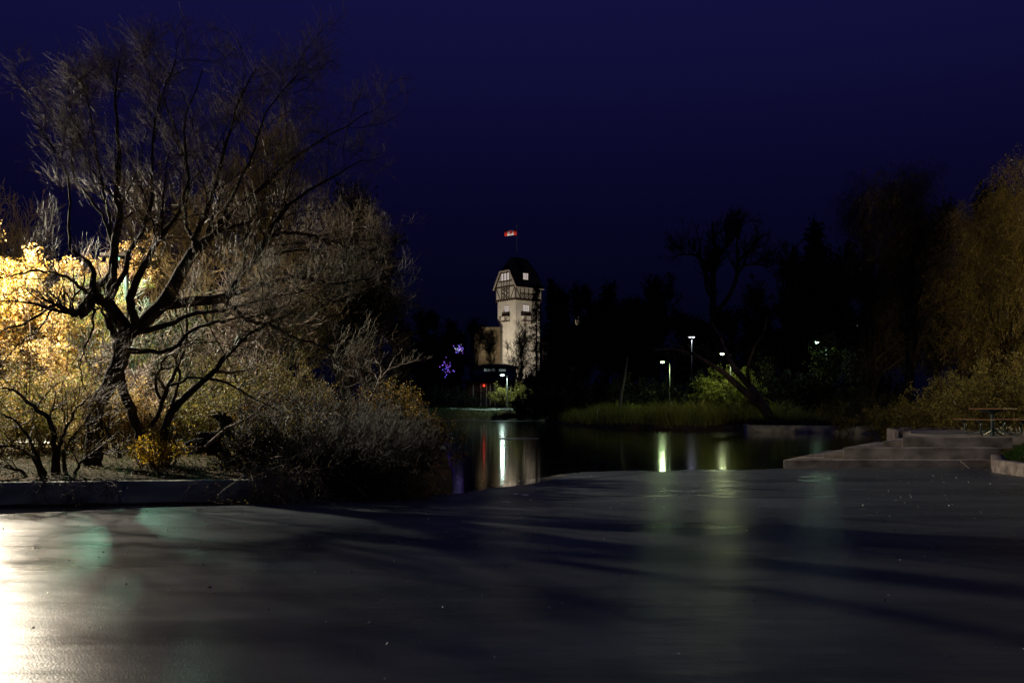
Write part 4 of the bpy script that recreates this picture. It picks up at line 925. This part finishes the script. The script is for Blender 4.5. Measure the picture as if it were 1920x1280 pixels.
def flag():
    k = TY / F
    wx, wy, wz = P(969, 424, TY + 3.0)
    r = empty("flagpole", (wx, wy, CAMZ + (HOR - 478) * k - .8), label="thin flagpole standing on the ridge of the tower roof", cat="flagpole")
    m = MB(); hh = wz - r.location.z; m.tube([(0, 0, 0), (0, 0, hh)], [.06, .035], 8); m.build("pole", STEEL, r); m = MB(); m.tube([(0, 0, hh), (0, 0, hh + .12)], .09, 8); m.build("finial", GALV, r)
    fw, fh = 2.45, 1.22; z0 = wz - .62 - fh
    f = empty("flag", (wx - .06, wy, z0), label="red and white maple leaf flag flying above the tower", cat="flag")
    red = surf("flag_red_cloth", (.62, .03, .015), (.70, .05, .03), 2, .8, 0, 1, .1); wht = surf("flag_white_cloth", (.75, .72, .70), (.8, .78, .76), 2, .8, 0, 1, .1)
    def wav(u, v): return (-u * fw, .16 * math.sin(u * 7 + .5) * u, v * fh - .16 * u + .05 * math.sin(u * 6))
    def pan(name, u0, u1, mat):
        n = 10; V = []; Q = []
        for i in range(n + 1):
            u = u0 + (u1 - u0) * i / n
            for off in (0, .015):
                for v in (0, 1): x, y, z = wav(u, v); V.append((x, y + off, z))
        for i in range(n):
            a, b = i * 4, i * 4 + 4
            Q += [(a, b, b + 1, a + 1), (a + 3, b + 3, b + 2, a + 2), (a + 1, b + 1, b + 3, a + 3), (a, a + 2, b + 2, b)]
        mesh(name, V, np.array(Q), mat, f)
    pan("red_band", 0, .25, red); pan("white_field", .25, .75, wht); pan("red_band", .75, 1, red)
    half = [(0, -.46), (.025, -.46), (.02, -.22), (.27, -.27), (.23, -.17), (.44, -.0), (.38, .03), (.42, .17), (.30, .14), (.27, .20), (.15, .08), (.20, .33), (.12, .29), (0, .45)]
    pts = [(x, y) for x, y in half] + [(-x, y) for x, y in half[::-1][1:-1]]
    V = []
    for x, y in pts:
        u = .5 + x * fh / fw; q = wav(u, .5 + y * .95); V.append((q[0], q[1] - .012, q[2]))
    me = bpy.data.meshes.new("maple_leaf"); me.from_pydata(V + [wav(.5, .5)[:1] + (wav(.5, .5)[1] - .012, wav(.5, .5)[2])], [], [(i, (i + 1) % len(V), len(V)) for i in range(len(V))]); me.materials.append(red)
    o = bpy.data.objects.new("maple_leaf", me); link(o); o.parent = f
    ld = bpy.data.lights.new("flag_floodlight", 'SPOT'); ld.energy = 20000; ld.color = (1, .93, .88); ld.spot_size = math.radians(9); ld.spot_blend = .4; ld.shadow_soft_size = .2
    lo = bpy.data.objects.new("flag_floodlight", ld); link(lo); lo.parent = r
    lo.location = (-9, -24, 4.5 - r.location.z); d = Vector((-1.2, 0, z0 + .6 - r.location.z)) - Vector(lo.location); lo.rotation_euler = d.to_track_quat('-Z', 'Y').to_euler()
flag()

def simple_building(name, label, px0, px1, pyt, pyb, Y, depth, wall, roofpy=None, roofm=ROOFM, hip=True, rz=0.0, over=.5, wins=(), winmat=WINDIM, cat="building", ridge=.5):
    k = Y / F; x0, x1 = (px0 - 960) * k, (px1 - 960) * k; gz = TZ((x0 + x1) / 2, Y)
    w = x1 - x0; zt = CAMZ + (HOR - pyt) * k - gz
    root = empty(name, ((x0 + x1) / 2, Y, gz), rz, label=label, cat=cat)
    m = MB(); m.box(-w / 2, w / 2, 0, depth, -1, zt); m.build("wall", wall, root)
    if roofpy is not None:
        zr = CAMZ + (HOR - roofpy) * k - gz; m = MB(); e = over; r = w / 2 * (ridge if hip else 1)
        m.poly([(-w / 2 - e, -e, zt + .003), (w / 2 + e, -e, zt + .003), (w / 2 + e, depth + e, zt + .003), (-w / 2 - e, depth + e, zt + .003), (-r, depth / 2, zr), (r, depth / 2, zr)], [(0, 1, 5, 4), (2, 3, 4, 5), (1, 2, 5), (3, 0, 4), (3, 2, 1, 0)])
        m.build("roof", roofm, root)
    for (a, b, t, bo) in wins:
        xa, xb = (a - 960) * k - root.location.x, (b - 960) * k - root.location.x
        za, zb2 = CAMZ + (HOR - bo) * k - gz, CAMZ + (HOR - t) * k - gz
        m = MB(); m.box(xa - .08, xb + .08, -.06, 0, za - .08, zb2 + .08); f = m.build("window", TRIM, root)
        m = MB(); m.box(xa, xb, -.08, -.062, za, zb2); m.build("pane", winmat, f)
        m = MB(); m.box((xa + xb) / 2 - .04, (xa + xb) / 2 + .04, -.11, -.085, za, zb2); m.build("glazing_bar", TIMBER, f)
    return root
simple_building("annex", "plain tan brick block attached to the left side of the tower", 897, 938, 613, 760, 203, 9, BRICKT, cat="annex")
simple_building("annex", "darker sloping brick wing at the left end of the tan block", 889, 899, 626, 760, 205, 8, BRICKT, cat="annex")
simple_building("pavilion", "long dark pavilion with black roof right of the tower behind the trees", 1016, 1090, 640, 760, 207, 10, DARKWALL, roofpy=612, cat="building", wins=((1046, 1049, 648, 662), (1070, 1073, 648, 662)))
simple_building("glazed_building", "low building with blue light painted into its wall colour and a bright window band below the tower", 890, 968, 688, 760, 168, 8, BLUE_LIT_WALL, roofpy=680, cat="building",
                wins=tuple((908 + i * 4.2, 911.4 + i * 4.2, 691, 696) for i in range(5)) + tuple((936 + i * 4.2, 939.4 + i * 4.2, 692, 696) for i in range(3)), winmat=glow("band_window_glass", (.72, .92, .88), .22))
def chimney():
    k = 207 / F; c = P(1082, 604, 209); root = empty("chimney", tuple(c), label="small floodlit stone chimney above the dark trees right of the tower", cat="chimney")
    m = MB(); m.box(-.38, .38, -.4, .4, -4, 1.25); m.build("stack", STUCCO, root); m = MB(); m.box(-.48, .48, -.5, .5, 1.25, 1.45); m.build("cap", TRIM, root)
    ld = bpy.data.lights.new("floodlight", 'SPOT'); ld.energy = 500; ld.color = (1, .8, .5); ld.spot_size = math.radians(40); ld.spot_blend = .5; ld.shadow_soft_size = .2
    lo = bpy.data.objects.new("floodlight", ld); link(lo); lo.parent = root; lo.location = (-1.5, -7, -1.5); lo.rotation_euler = (Vector((0, 0, .4)) - Vector(lo.location)).to_track_quat('-Z', 'Y').to_euler()
chimney()
def hut():
    Y = 146.0; k = Y / F; x = (912 - 960) * k; gz = TZ(x, Y); Z = lambda py: CAMZ + (HOR - py) * k - gz
    root = empty("garden_hut", (x, Y, gz), label="small dark hip-roofed hut with pale door posts on the far bank", cat="hut")
    m = MB(); m.box(-2.9, 3.9, .6, 4.6, -.5, Z(716)); m.build("wall", surf("hut_red_wall", (.04, .02, .018), (.06, .028, .024), 2, .8, 0, 1, .1), root)
    m = MB(); zt, zr = Z(716), Z(700)
    m.poly([(-3.6, -.2, zt), (4.6, -.2, zt), (4.6, 5.2, zt), (-3.6, 5.2, zt), (-.8, 2.5, zr), (1.8, 2.5, zr)], [(0, 1, 5, 4), (2, 3, 4, 5), (1, 2, 5), (3, 0, 4), (3, 2, 1, 0)]); m.build("roof", ROOFM, root)
    for px in (887, 901.5, 912, 919, 928, 958):
        m = MB(); m.box((px - 912) * k - .06, (px - 912) * k + .06, .42, .54, 0, Z(719)); m.build("post", TRIM, root)
    m = MB(); m.box((903 - 912) * k, (911 - 912) * k, .5, .597, 0, Z(721)); m.build("door", DARKWALL, root)
    l = empty("lantern", (x + (907.5 - 912) * k, Y + .1, CAMZ + (HOR - 722.5) * k), label="small glowing red lantern hanging in front of the hut door", cat="lantern")
    m = MB(); m.tube([(0, 0, -.18), (0, 0, -.12), (0, 0, .12), (0, 0, .18)], [.08, .16, .16, .08], 12); m.build("shade", glow("red_lantern_glow", (1, .07, .03), 1.3), l)
    m = MB(); m.tube([(0, 0, .18), (0, 0, .42)], .02, 6); m.build("hanger", STEEL, l)
    ld = bpy.data.lights.new("lantern_light", 'POINT'); ld.energy = 1.5; ld.color = (1, .12, .07); ld.shadow_soft_size = .2
    lo = bpy.data.objects.new("lantern_light", ld); link(lo); lo.parent = l; lo.location = (0, -.3, 0)
hut()

# benches on the far bank
def bench(px, py, Y, label, w=1.5):
    c = P(px, py, Y); gz = TZ(c[0], c[1])
    root = empty("park_bench", (c[0], c[1], gz), R.uniform(-.15, .15), label=label, cat="bench", group="pale benches on the far bank")
    h = max(.45, .48)
    m = MB(); m.box(-w / 2, w / 2, -.35, .35, h + .25, h + .32); m.build("tabletop", TRIM, root, bevel=.01)
    for s in (-1, 1):
        m = MB(); m.box(-w / 2, w / 2, s * .72 - .14, s * .72 + .14, h - .05, h); m.build("seat", TRIM, root)
        m = MB(); m.bar((s * w * .35, -.72, .43), (s * w * .35, .72, .43), .06); m.bar((s * w * .35, -.5, 0), (s * w * .35, -.15, h + .25), .06); m.bar((s * w * .35, .5, 0), (s * w * .35, .15, h + .25), .06); m.build("leg", STEEL, root)
for px, Y, lb, w in ((943, 131, "dim tan picnic bench nearest below the green lamp", 2.4), (960, 130.5, "pale picnic bench second from the left on the far bank", 2.6), (985, 130, "bright white picnic bench third from the left on the far bank", 3.2), (1003, 129.5, "pale picnic bench at the right end of the far bank row", 2.6)):
    bench(px, 764, Y, lb, w)
def post():
    c = P(1133, 760, 104); gz = TZ(c[0], c[1]); root = empty("waste_bin", (c[0], c[1], gz), label="small pale upright bin standing in the dark beyond the reeds", cat="bin")
    m = MB(); m.tube([(0, 0, 0), (0, 0, .05), (0, 0, .95)], [.2, .23, .25], 14); m.build("body", GALV, root); m = MB(); m.tube([(0, 0, .95), (0, 0, 1.0), (0, 0, 1.1)], [.27, .27, .12], 14); m.build("lid", STEEL, root)
post()

# ---------------------------------------------------------------- far bank vegetation
p = scatter(160000, (1.5, 26), (70, 120), .1, 9)
cl = .5 + .5 * np.sin(p[:, 0] * 1.1 + 2 * np.sin(p[:, 1] * .31)) * np.sin(p[:, 1] * .5 + p[:, 0] * .37 + 1); k = R.uniform(size=len(p)) < .06 + .60 * cl ** 1.5; p = p[k]; cl = cl[k]
g = Geo(); g.add(*blades(p, 1.0 + 1.1 * cl * R.uniform(.5, 1.3, len(p)), .03, .34)); tag(g.build("tall_grass", GRASS_DRY, smooth=False), "tall yellow-green grass lit by the lamps along the far shore", kind="stuff", cat="tall grass")
p = scatter(60000, (-16, 14), (118, 160), .1, 30)
g = Geo(); g.add(*blades(p, .22, .03, .4)); tag(g.build("grass", GRASS_GREEN, smooth=False), "short lawn grass on the far bank below the tower", kind="stuff", cat="grass")
p = scatter(30000, (15, 45), (62, 80), .4, 3.2)
g = Geo(); g.add(*blades(p, .55, .02, .35)); tag(g.build("undergrowth", LEAF_RUST, smooth=False), "rusty undergrowth behind the far low wall", kind="stuff", cat="undergrowth")

shrub("leafy_shrub", "rounded pale green bush glowing under the lamp beside the leaning willow", 1362, 81.5, 3.0, 4.2, 30, ((8, (.6, 1.6)), (6, (.3, .8)), (3, (.2, .4))), TWIG_OLIVE, leaf=((5, .14, LEAF_GREEN),), rm=.012, r0=.04, lean=(0, 0))
shrub("leafy_shrub", "small yellow-leaved sapling in the tall grass under the tall white lamp", 1318, 78, .9, 1.9, 8, ((5, (.3, .6)), (4, (.15, .4))), TWIG_OLIVE, leaf=((4, .12, LEAF_GOLD),), rm=.012, r0=.03)
shrub("leafy_shrub", "yellow-green bush beside the green lamp on the far bank below the tower", 960, 137, 3.4, 3.6, 26, ((8, (.6, 1.5)), (6, (.3, .8)), (2, (.2, .4))), TWIG_OLIVE, leaf=((4, .17, LEAF_OLIVE),), rm=.014, r0=.04)

traced_tree("leaning_willow", "thick leaning willow with two trunks sloping left over the water", "tree", 1452, 72, [
    [(1458, 800, 72, 11), (1443, 780, 72, 8), (1420, 755, 72, 7), (1398, 735, 72, 6.5), (1372, 712, 72, 5.5), (1352, 695, 72, 5), (1328, 680, 72, 4), (1300, 664, 72, 3), (1262, 654, 72, 2.2), (1225, 656, 72, 1.2)],
    [(1452, 792, 72, 8), (1428, 752, 72, 7), (1408, 726, 72, 6.5), (1388, 704, 72, 6), (1372, 682, 72, 5), (1360, 655, 73, 3.6), (1350, 630, 74, 2.4), (1335, 605, 75, 1.2)],
    [(1405, 725, 72, 4), (1402, 690, 71, 3), (1412, 655, 71, 2.4), (1430, 625, 70, 1.6), (1440, 590, 70, 1)],
], WBARK, BARK_DARK, lv=((5, (1, 2.6)), (4, (.5, 1.3)), (3, (.3, .7))), skip=8, bias=(0, 0, .3), N=20, minr=.012)
traced_tree("dead_trunk", "thin pale curved dead trunk standing alone in the dark on the far shore", "tree", 1165, 92, [[(1163, 762, 92, 3.2), (1165, 740, 92, 2.8), (1171, 710, 92, 2.2), (1177, 668, 92, 1.4)]], DEADW, DEADW, lv=((2, (.2, .6)),), skip=8, minr=.02)
traced_tree("tall_bare_tree", "tall bare tree with two crowns silhouetted against the sky, right of centre", "tree", 1340, 108, [
    [(1338, 775, 108, 8), (1338, 700, 108, 7), (1337, 620, 108, 6.5), (1337, 560, 108, 5.5), (1338, 500, 108, 4.5), (1340, 455, 108, 3), (1335, 415, 108, 1.6)],
    [(1338, 590, 108, 5), (1362, 562, 108, 4), (1380, 525, 108, 3.6), (1384, 490, 108, 3), (1410, 465, 108, 2.4), (1430, 440, 108, 1.2)],
    [(1337, 560, 108, 4), (1326, 545, 108, 3), (1322, 515, 108, 2.6), (1330, 480, 108, 2)],
    [(1330, 500, 108, 3), (1318, 488, 108, 2.6), (1300, 478, 108, 2), (1270, 477, 108, 1)],
    [(1384, 490, 108, 2.4), (1382, 455, 108, 2), (1388, 420, 108, 1.2)],
    [(1340, 490, 108, 2.4), (1358, 470, 108, 2), (1366, 440, 108, 1.2)],
    [(1384, 500, 108, 2), (1410, 496, 108, 1.6), (1440, 498, 108, 1)],
], BARK_DARK, TWIG_DARK, lv=((9, (1.5, 3.8)), (7, (.8, 2)), (5, (.5, 1.2))), skip=6, bias=(0, 0, .35), N=16, minr=.018)
# silhouettes
def dark_tree(px, Y, pytop, wpx, label, leafy=True, group="dark trees across the water", proto=None, **k):
    x0 = (px - 960) / F * Y; zb = TZ(x0, Y); H = CAMZ + (HOR - pytop) * Y / F - zb
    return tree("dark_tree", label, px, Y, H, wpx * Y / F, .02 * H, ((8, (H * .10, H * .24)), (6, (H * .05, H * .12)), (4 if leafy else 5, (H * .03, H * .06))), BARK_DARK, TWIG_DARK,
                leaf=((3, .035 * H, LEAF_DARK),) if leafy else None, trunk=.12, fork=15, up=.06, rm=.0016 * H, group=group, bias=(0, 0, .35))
DT = [(750, 150, 622, 80, "low dark round tree left of the blue lights", True), (800, 158, 618, 90, "dark round tree behind the blue string lights", True),
      (850, 172, 628, 60, "dark tree between the blue lights and the tan annex", True),
      (1045, 160, 560, 60, "dark leafy tree next to the conifers right of the tower", True), (1090, 150, 580, 80, "dark tree below the lit chimney", True), (1130, 140, 574, 80, "dark round-topped tree right of the lit chimney", True),
      (1180, 132, 590, 90, "dark tree behind the thin dead trunk", True), (1235, 128, 545, 110, "broad dark tree with bare top left of the tall bare tree", False), (1210, 118, 600, 90, "dark leafy tree behind the yellow-green lamp", True),
      (1290, 124, 610, 100, "dark leafy tree below the left side of the tall bare tree", True), (1350, 122, 615, 110, "dark leafy tree filling the base of the tall bare tree", True),
      (1420, 112, 560, 90, "dark tree right of the tall bare tree", False), (1430, 104, 630, 110, "low dark leafy tree behind the leaning willow", True), (1480, 100, 500, 80, "dark tree with uneven bare top in the gap before the big willows", False),
      (1525, 98, 480, 90, "tall dark leafy tree above the sparkling tree", True), (1585, 96, 500, 90, "dark leafy tree left of the small high white lamp", True),
      (1640, 84, 560, 120, "dark leafy tree behind the first willow", True), (1690, 78, 470, 120, "tall dark leafy tree between the two dim willows", True), (1755, 72, 440, 110, "dark leafy tree behind the willow left of the table", True), (1850, 66, 430, 120, "dark leafy tree behind the largest willow", True), (1500, 108, 620, 120, "low dark leafy tree at the base of the gap", True)]
protos = {}
for i, (px, Y, pt, w, lb, lf) in enumerate(DT):
    key = (lf, i % 3)
    if key not in protos:
        o = dark_tree(px, Y, pt, w, lb, lf)
        x0 = (px - 960) / F * Y; protos[key] = (o, CAMZ + (HOR - pt) * Y / F - TZ(x0, Y), w * Y / F)
    else:
        pr, Hh, Ww = protos[key]; c = copy_tree(pr)
        x0 = (px - 960) / F * Y; zb = TZ(x0, Y); H = CAMZ + (HOR - pt) * Y / F - zb
        c.location = (x0, Y, zb); c.rotation_euler = (0, 0, R.uniform(0, 6.28)); c.scale = (w * Y / F / Ww, w * Y / F / Ww, H / Hh); c["label"] = lb
def low_dark(px, Y, w, h, lb, k=0):
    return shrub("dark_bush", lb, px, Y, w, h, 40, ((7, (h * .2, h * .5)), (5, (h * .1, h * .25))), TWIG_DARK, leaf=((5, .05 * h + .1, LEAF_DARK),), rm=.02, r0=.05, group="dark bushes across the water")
bpro = low_dark(1060, 120, 9, 4.0, "low dark bush at the left end of the tall grass")
for px, Y, w, h, lb in ((1110, 112, 10, 5.5, "dark bush behind the pale upright bin"), (1200, 108, 10, 5, "dark bush between the dead trunk and the yellow-green lamp"), (1030, 150, 8, 6, "dark bush right of the row of pale benches"), (860, 150, 8, 5, "dark bush left of the small hut"), (830, 140, 7, 3.5, "dark bush at the left end of the far lawn"),
                        (1280, 112, 10, 4.5, "dark bush below the tall white double lamp"), (1470, 88, 9, 5, "dark bush right of the leaning willow"), (1560, 84, 9, 5, "dark bush under the sparkling tree"), (1000, 158, 9, 7, "dark bush directly behind the right benches"), (1400, 98, 10, 5.5, "dark bush behind the glowing round bush"), (790, 150, 10, 6, "dark bush at the far left beyond the mustard-leaved bush")):
    c = copy_tree(bpro); x0 = (px - 960) / F * Y; c.location = (x0, Y, TZ(x0, Y)); c.rotation_euler = (0, 0, R.uniform(0, 6)); c.scale = (w / 9, w / 9, h / 4); c["label"] = lb

def conifer(px, Y, pytop, wpx, label):
    x0 = (px - 960) / F * Y; zb = TZ(x0, Y); H = CAMZ + (HOR - pytop) * Y / F - zb; Wd = wpx * Y / F
    root = empty("conifer", (x0, Y, zb), label=label, cat="conifer", group="conifers beside the tower")
    T = np.zeros((1, 14, 3)); T[0, :, 2] = np.linspace(0, H, 14); Rt = (H * .012 * np.linspace(1, .1, 14))[None]
    g = Geo(); g.tubes(T, Rt, 8); g.build("trunk", BARK_DARK, root)
    n = 230; z = H * (1 - np.sqrt(R.uniform(.0, .96, n))); z = np.clip(H * R.uniform(.06, 1, n) ** .85, 0, H * .99); a = R.uniform(0, 6.28, n)
    ln = Wd / 2 * (1 - z / H) ** .75 * R.uniform(.6, 1.15, n) + .15
    Pt = np.zeros((n, 6, 3)); t = np.linspace(0, 1, 6)
    Pt[..., 0] = np.cos(a)[:, None] * ln[:, None] * t; Pt[..., 1] = np.sin(a)[:, None] * ln[:, None] * t; Pt[..., 2] = z[:, None] - ln[:, None] * (.35 * t - .2 * t ** 2)
    g = Geo(); g.tubes(Pt, np.full((n, 6), .03) * np.linspace(1, .4, 6), 3)
    A, Ar = grow(Pt, np.full((n, 6), .02), 8, (.25, .8), (30, 70), -.06, .1, 4, .1, .6, .012); g.tubes(A, Ar, 3); g.build("branches", TWIG_DARK, root)
    g = Geo(); g.add(*leaves(A, 7, .26, .0, .05, asp=.25)); g.build("foliage", NEEDLE, root, smooth=False)
conifer(1006, 178, 532, 54, "spiky dark conifer directly in front of the tower's right side")
conifer(1032, 176, 522, 40, "tallest dark conifer just right of the tower")
conifer(1060, 172, 590, 34, "shorter dark conifer between the tower and the lit chimney")

# bare trees in front of the tower
for px, Y, pt, w, lb in ((975, 150, 622, 66, "black bare tree in front of the foot of the tower"), (884, 155, 618, 52, "black bare tree in front of the tan annex"), (918, 152, 640, 40, "small black bare tree between the annex and the hut")):
    x0 = (px - 960) / F * Y; zb = TZ(x0, Y); H = CAMZ + (HOR - pt) * Y / F - zb
    tree("bare_tree", lb, px, Y, H, w * Y / F, .014 * H, ((8, (H * .10, H * .26)), (6, (H * .06, H * .14)), (4, (H * .03, H * .07))), BARK_DARK, TWIG_DARK, trunk=.2, fork=12, up=.06, rm=.013, bias=(0, 0, .4), group="bare trees before the tower")

# trees with blue string lights
def lit_tree(px, py, Y, w, h, n, label, treelabel, cols):
    c = P(px, py, Y); root = empty("string_lights", tuple(c), label=label, cat="string lights", group="blue string lights on the far bank")
    for q, (col, s) in enumerate(cols):
        g = MB(); k = Y / F
        for i in range(n):
            a = R.uniform(0, 6.28); x, y, z = R.normal(0, .2) * w * k, R.uniform(-.8, .8), R.normal(0, .2) * h * k
            r = R.uniform(.03, .085); g.tube([(x, y, z - r), (x, y, z - r * .5), (x, y, z + r * .5), (x, y, z + r)], [r * .3, r, r, r * .3], 6)
        g.build("bulbs", glow("string_light_glow", col, s), root)
    pts = [(math.cos(t) * w * k / 2 * .7 * math.sin(t * .37), .3 * math.sin(t * 2.1), math.sin(t) * h * k / 2 * .8) for t in np.linspace(0, 19, 120)]
    m = MB(); m.tube(pts, .015, 4); m.build("wire", STEEL, root)
    gz = TZ(c[0], c[1]); H = c[2] + h * k / 2 - gz
    tree("dark_tree", treelabel, px, Y + .6, H, w * k * 1.6, .012 * H, ((6, (H * .08, H * .2)), (5, (H * .05, H * .12))), BARK_DARK, TWIG_DARK, trunk=.35, fork=9, up=.05, rm=.02)
BL = [((.16, .12, 1.0), 1.0), ((.42, .14, 1.0), .9), ((.75, .8, 1.0), 1.2)]
lit_tree(862, 653, 150, 20, 20, 16, "upper cluster of violet and white string lights left of the annex", "thin dark tree carrying the upper cluster of string lights", BL)
lit_tree(838, 688, 146, 36, 34, 16, "lower wider cluster of blue and violet string lights", "thin dark tree carrying the lower cluster of string lights", BL[:2])

# willows on the right
def willow(px, Y, pytop, wpx, label, den=1.0, lean=(0, 0), mat=LEAF_WILLOW, tw=TWIG, nl=3, ls=.09):
    x0 = (px - 960) / F * Y; zb = TZ(x0, Y); H = CAMZ + (HOR - pytop) * Y / F - zb
    return tree("willow", label, px, Y, H, wpx * Y / F, .020 * H, ((7, (H * .10, H * .24)), (5, (H * .06, H * .14))), BARK, tw, leaf=((nl, ls, mat),), trunk=.15, fork=int(17 * den), up=.05, rm=.007, group="willows on the right bank", bias=(0, 0, .5), droop=(5, (H * .05, H * .16)), wig=.16, lean=lean, z0=None)
willow(1905, 42, 395, 450, "largest weeping willow with golden brown leaves at the right edge", 1.3, (-.02, 0), nl=12, ls=.10)
willow(1800, 47, 420, 240, "weeping willow standing behind the picnic table, left of the largest", 1.1, nl=12, ls=.10)
willow(1715, 60, 345, 190, "tall dim weeping willow with an open top, left of the table", nl=8, ls=.11)
willow(1640, 68, 395, 150, "dim reddish willow, leftmost of the weeping ones", nl=6, ls=.11)
willow(2060, 46, 400, 330, "weeping willow mostly cut off by the right edge", 1.2, nl=9, ls=.10)
for px, Y, w, h, lb in ((1880, 36, 3.0, 2.6, "olive leafy bush right behind the picnic table"), (1790, 40, 3.0, 2.3, "olive bush behind the left end of the terrace"), (1725, 52, 3.6, 3.2, "dim olive bush below the tall dim willow"), (1930, 33, 2.6, 2.8, "brighter olive bush at the right edge behind the table"), (1640, 62, 4, 3.5, "dark olive bush above the right end of the far low wall")):
    shrub("leafy_shrub", lb, px, Y, w, h, 30, ((7, (.4, 1.1)), (5, (.2, .6)), (3, (.1, .3))), TWIG_OLIVE, leaf=((4, .08, LEAF_OLIVE),), group="leafy shrubs on the right bank", rm=.006, r0=.025)
tree("leafy_tree", "small tree with sparkling pale leaves under the right green lamp", 1545, 81, 6.2, 3.6, .09, ((7, (.7, 1.7)), (5, (.3, .8)), (3, (.2, .4))), BARK_DARK, TWIG_DARK, leaf=((2, .13, LEAF_GREEN),), trunk=.25, fork=12, rm=.014)
tree("leafy_tree", "thin small tree with scattered lit leaves right of the leaning willow", 1425, 82, 5.2, 3.4, .07, ((6, (.6, 1.5)), (5, (.3, .8))), BARK_DARK, TWIG_DARK, leaf=((1, .12, LEAF_GREEN),), trunk=.2, fork=9, rm=.014)

# ---------------------------------------------------------------- litter on the ice
n = 1100; x = R.uniform(-9, 12, n); y = 3.2 + 19 * R.uniform(0, 1, n) ** .6; kk = R.uniform(size=n) < .25 + .75 * (np.sin(x * 1.3 + 2 * np.sin(y * .7)) > .2); x, y = x[kk], y[kk]; n = len(x)
g = Geo(); g.add(*cards(np.stack([x, y, np.full(n, .006)], 1), .027, False)); tag(g.build("leaf_litter", LEAF_LITTER, smooth=False), "scattered small dead leaves frozen on the ice", kind="stuff", cat="fallen leaves")
n = 420; x = R.uniform(7, 12.3, n); y = 25.45 - np.abs(R.normal(0, .55, n)); k = (x < 11.9) | (y < 23.2)
g = Geo(); g.add(*cards(np.stack([x, y, np.full(n, .006)], 1)[k], .05, True)); tag(g.build("leaf_litter", LEAF_GOLD, smooth=False), "pale leaves collected on the ice along the foot of the steps", kind="stuff", cat="fallen leaves")
def chip(px, py, w, d, label):
    x, y = WP(px, py); n = 9; a = np.linspace(0, 2 * np.pi, n, endpoint=False)
    m = MB(); m.prism([(math.cos(t) * w / 2 * R.uniform(.6, 1.15), math.sin(t) * d / 2 * R.uniform(.6, 1.15)) for t in a], 0, .004)
    o = m.build("ice_chip", FROST, None, (x, y, .002)); tag(o, label, "ice chip", "ice chips on the frozen pond")
FROST = surf("frosty_ice", (.55, .56, .56), (.75, .76, .76), 20, .3, .4, 60, .5)
for px, py, w, d, lb in ((985, 928, .15, .35, "larger pale ice chip on the ice below the tower's reflection"), (966, 926, .09, .25, "small ice chip just left of the larger pale one"), (948, 941, .16, .25, "elongated ice chip lying left and nearer than the others"), (995, 937, .05, .15, "tiny ice chip just right of the larger pale one"),
                        ):
    chip(px, py, w, d, lb)

n = 1500; x = R.uniform(-9, 13, n); y = 3.2 + 19 * R.uniform(0, 1, n) ** .8
g = Geo(); g.add(*cards(np.stack([x, y, np.full(n, .006)], 1), .024, False)); tag(g.build("frost_flecks", FROST, smooth=False), "tiny white frost flecks sprinkled over the ice", kind="stuff", cat="frost flecks")
WET_SHEEN = surf("thin_ice_sheen", (.20, .20, .19), (.55, .53, .48), 14, .045, 0, 30, .6, (.4, 1.6, 1))  # smooth wet ice, base paled to stand in for the tower's bright reflection
sheet("ice", [WP(*q) for q in ((928, 913.5), (950, 912.5), (985, 908.5), (1020, 902), (1050, 894), (1066, 890), (1052, 889), (1025, 894), (1000, 898), (975, 901), (955, 904), (948, 907), (940, 909))], .004, WET_SHEEN, .03)
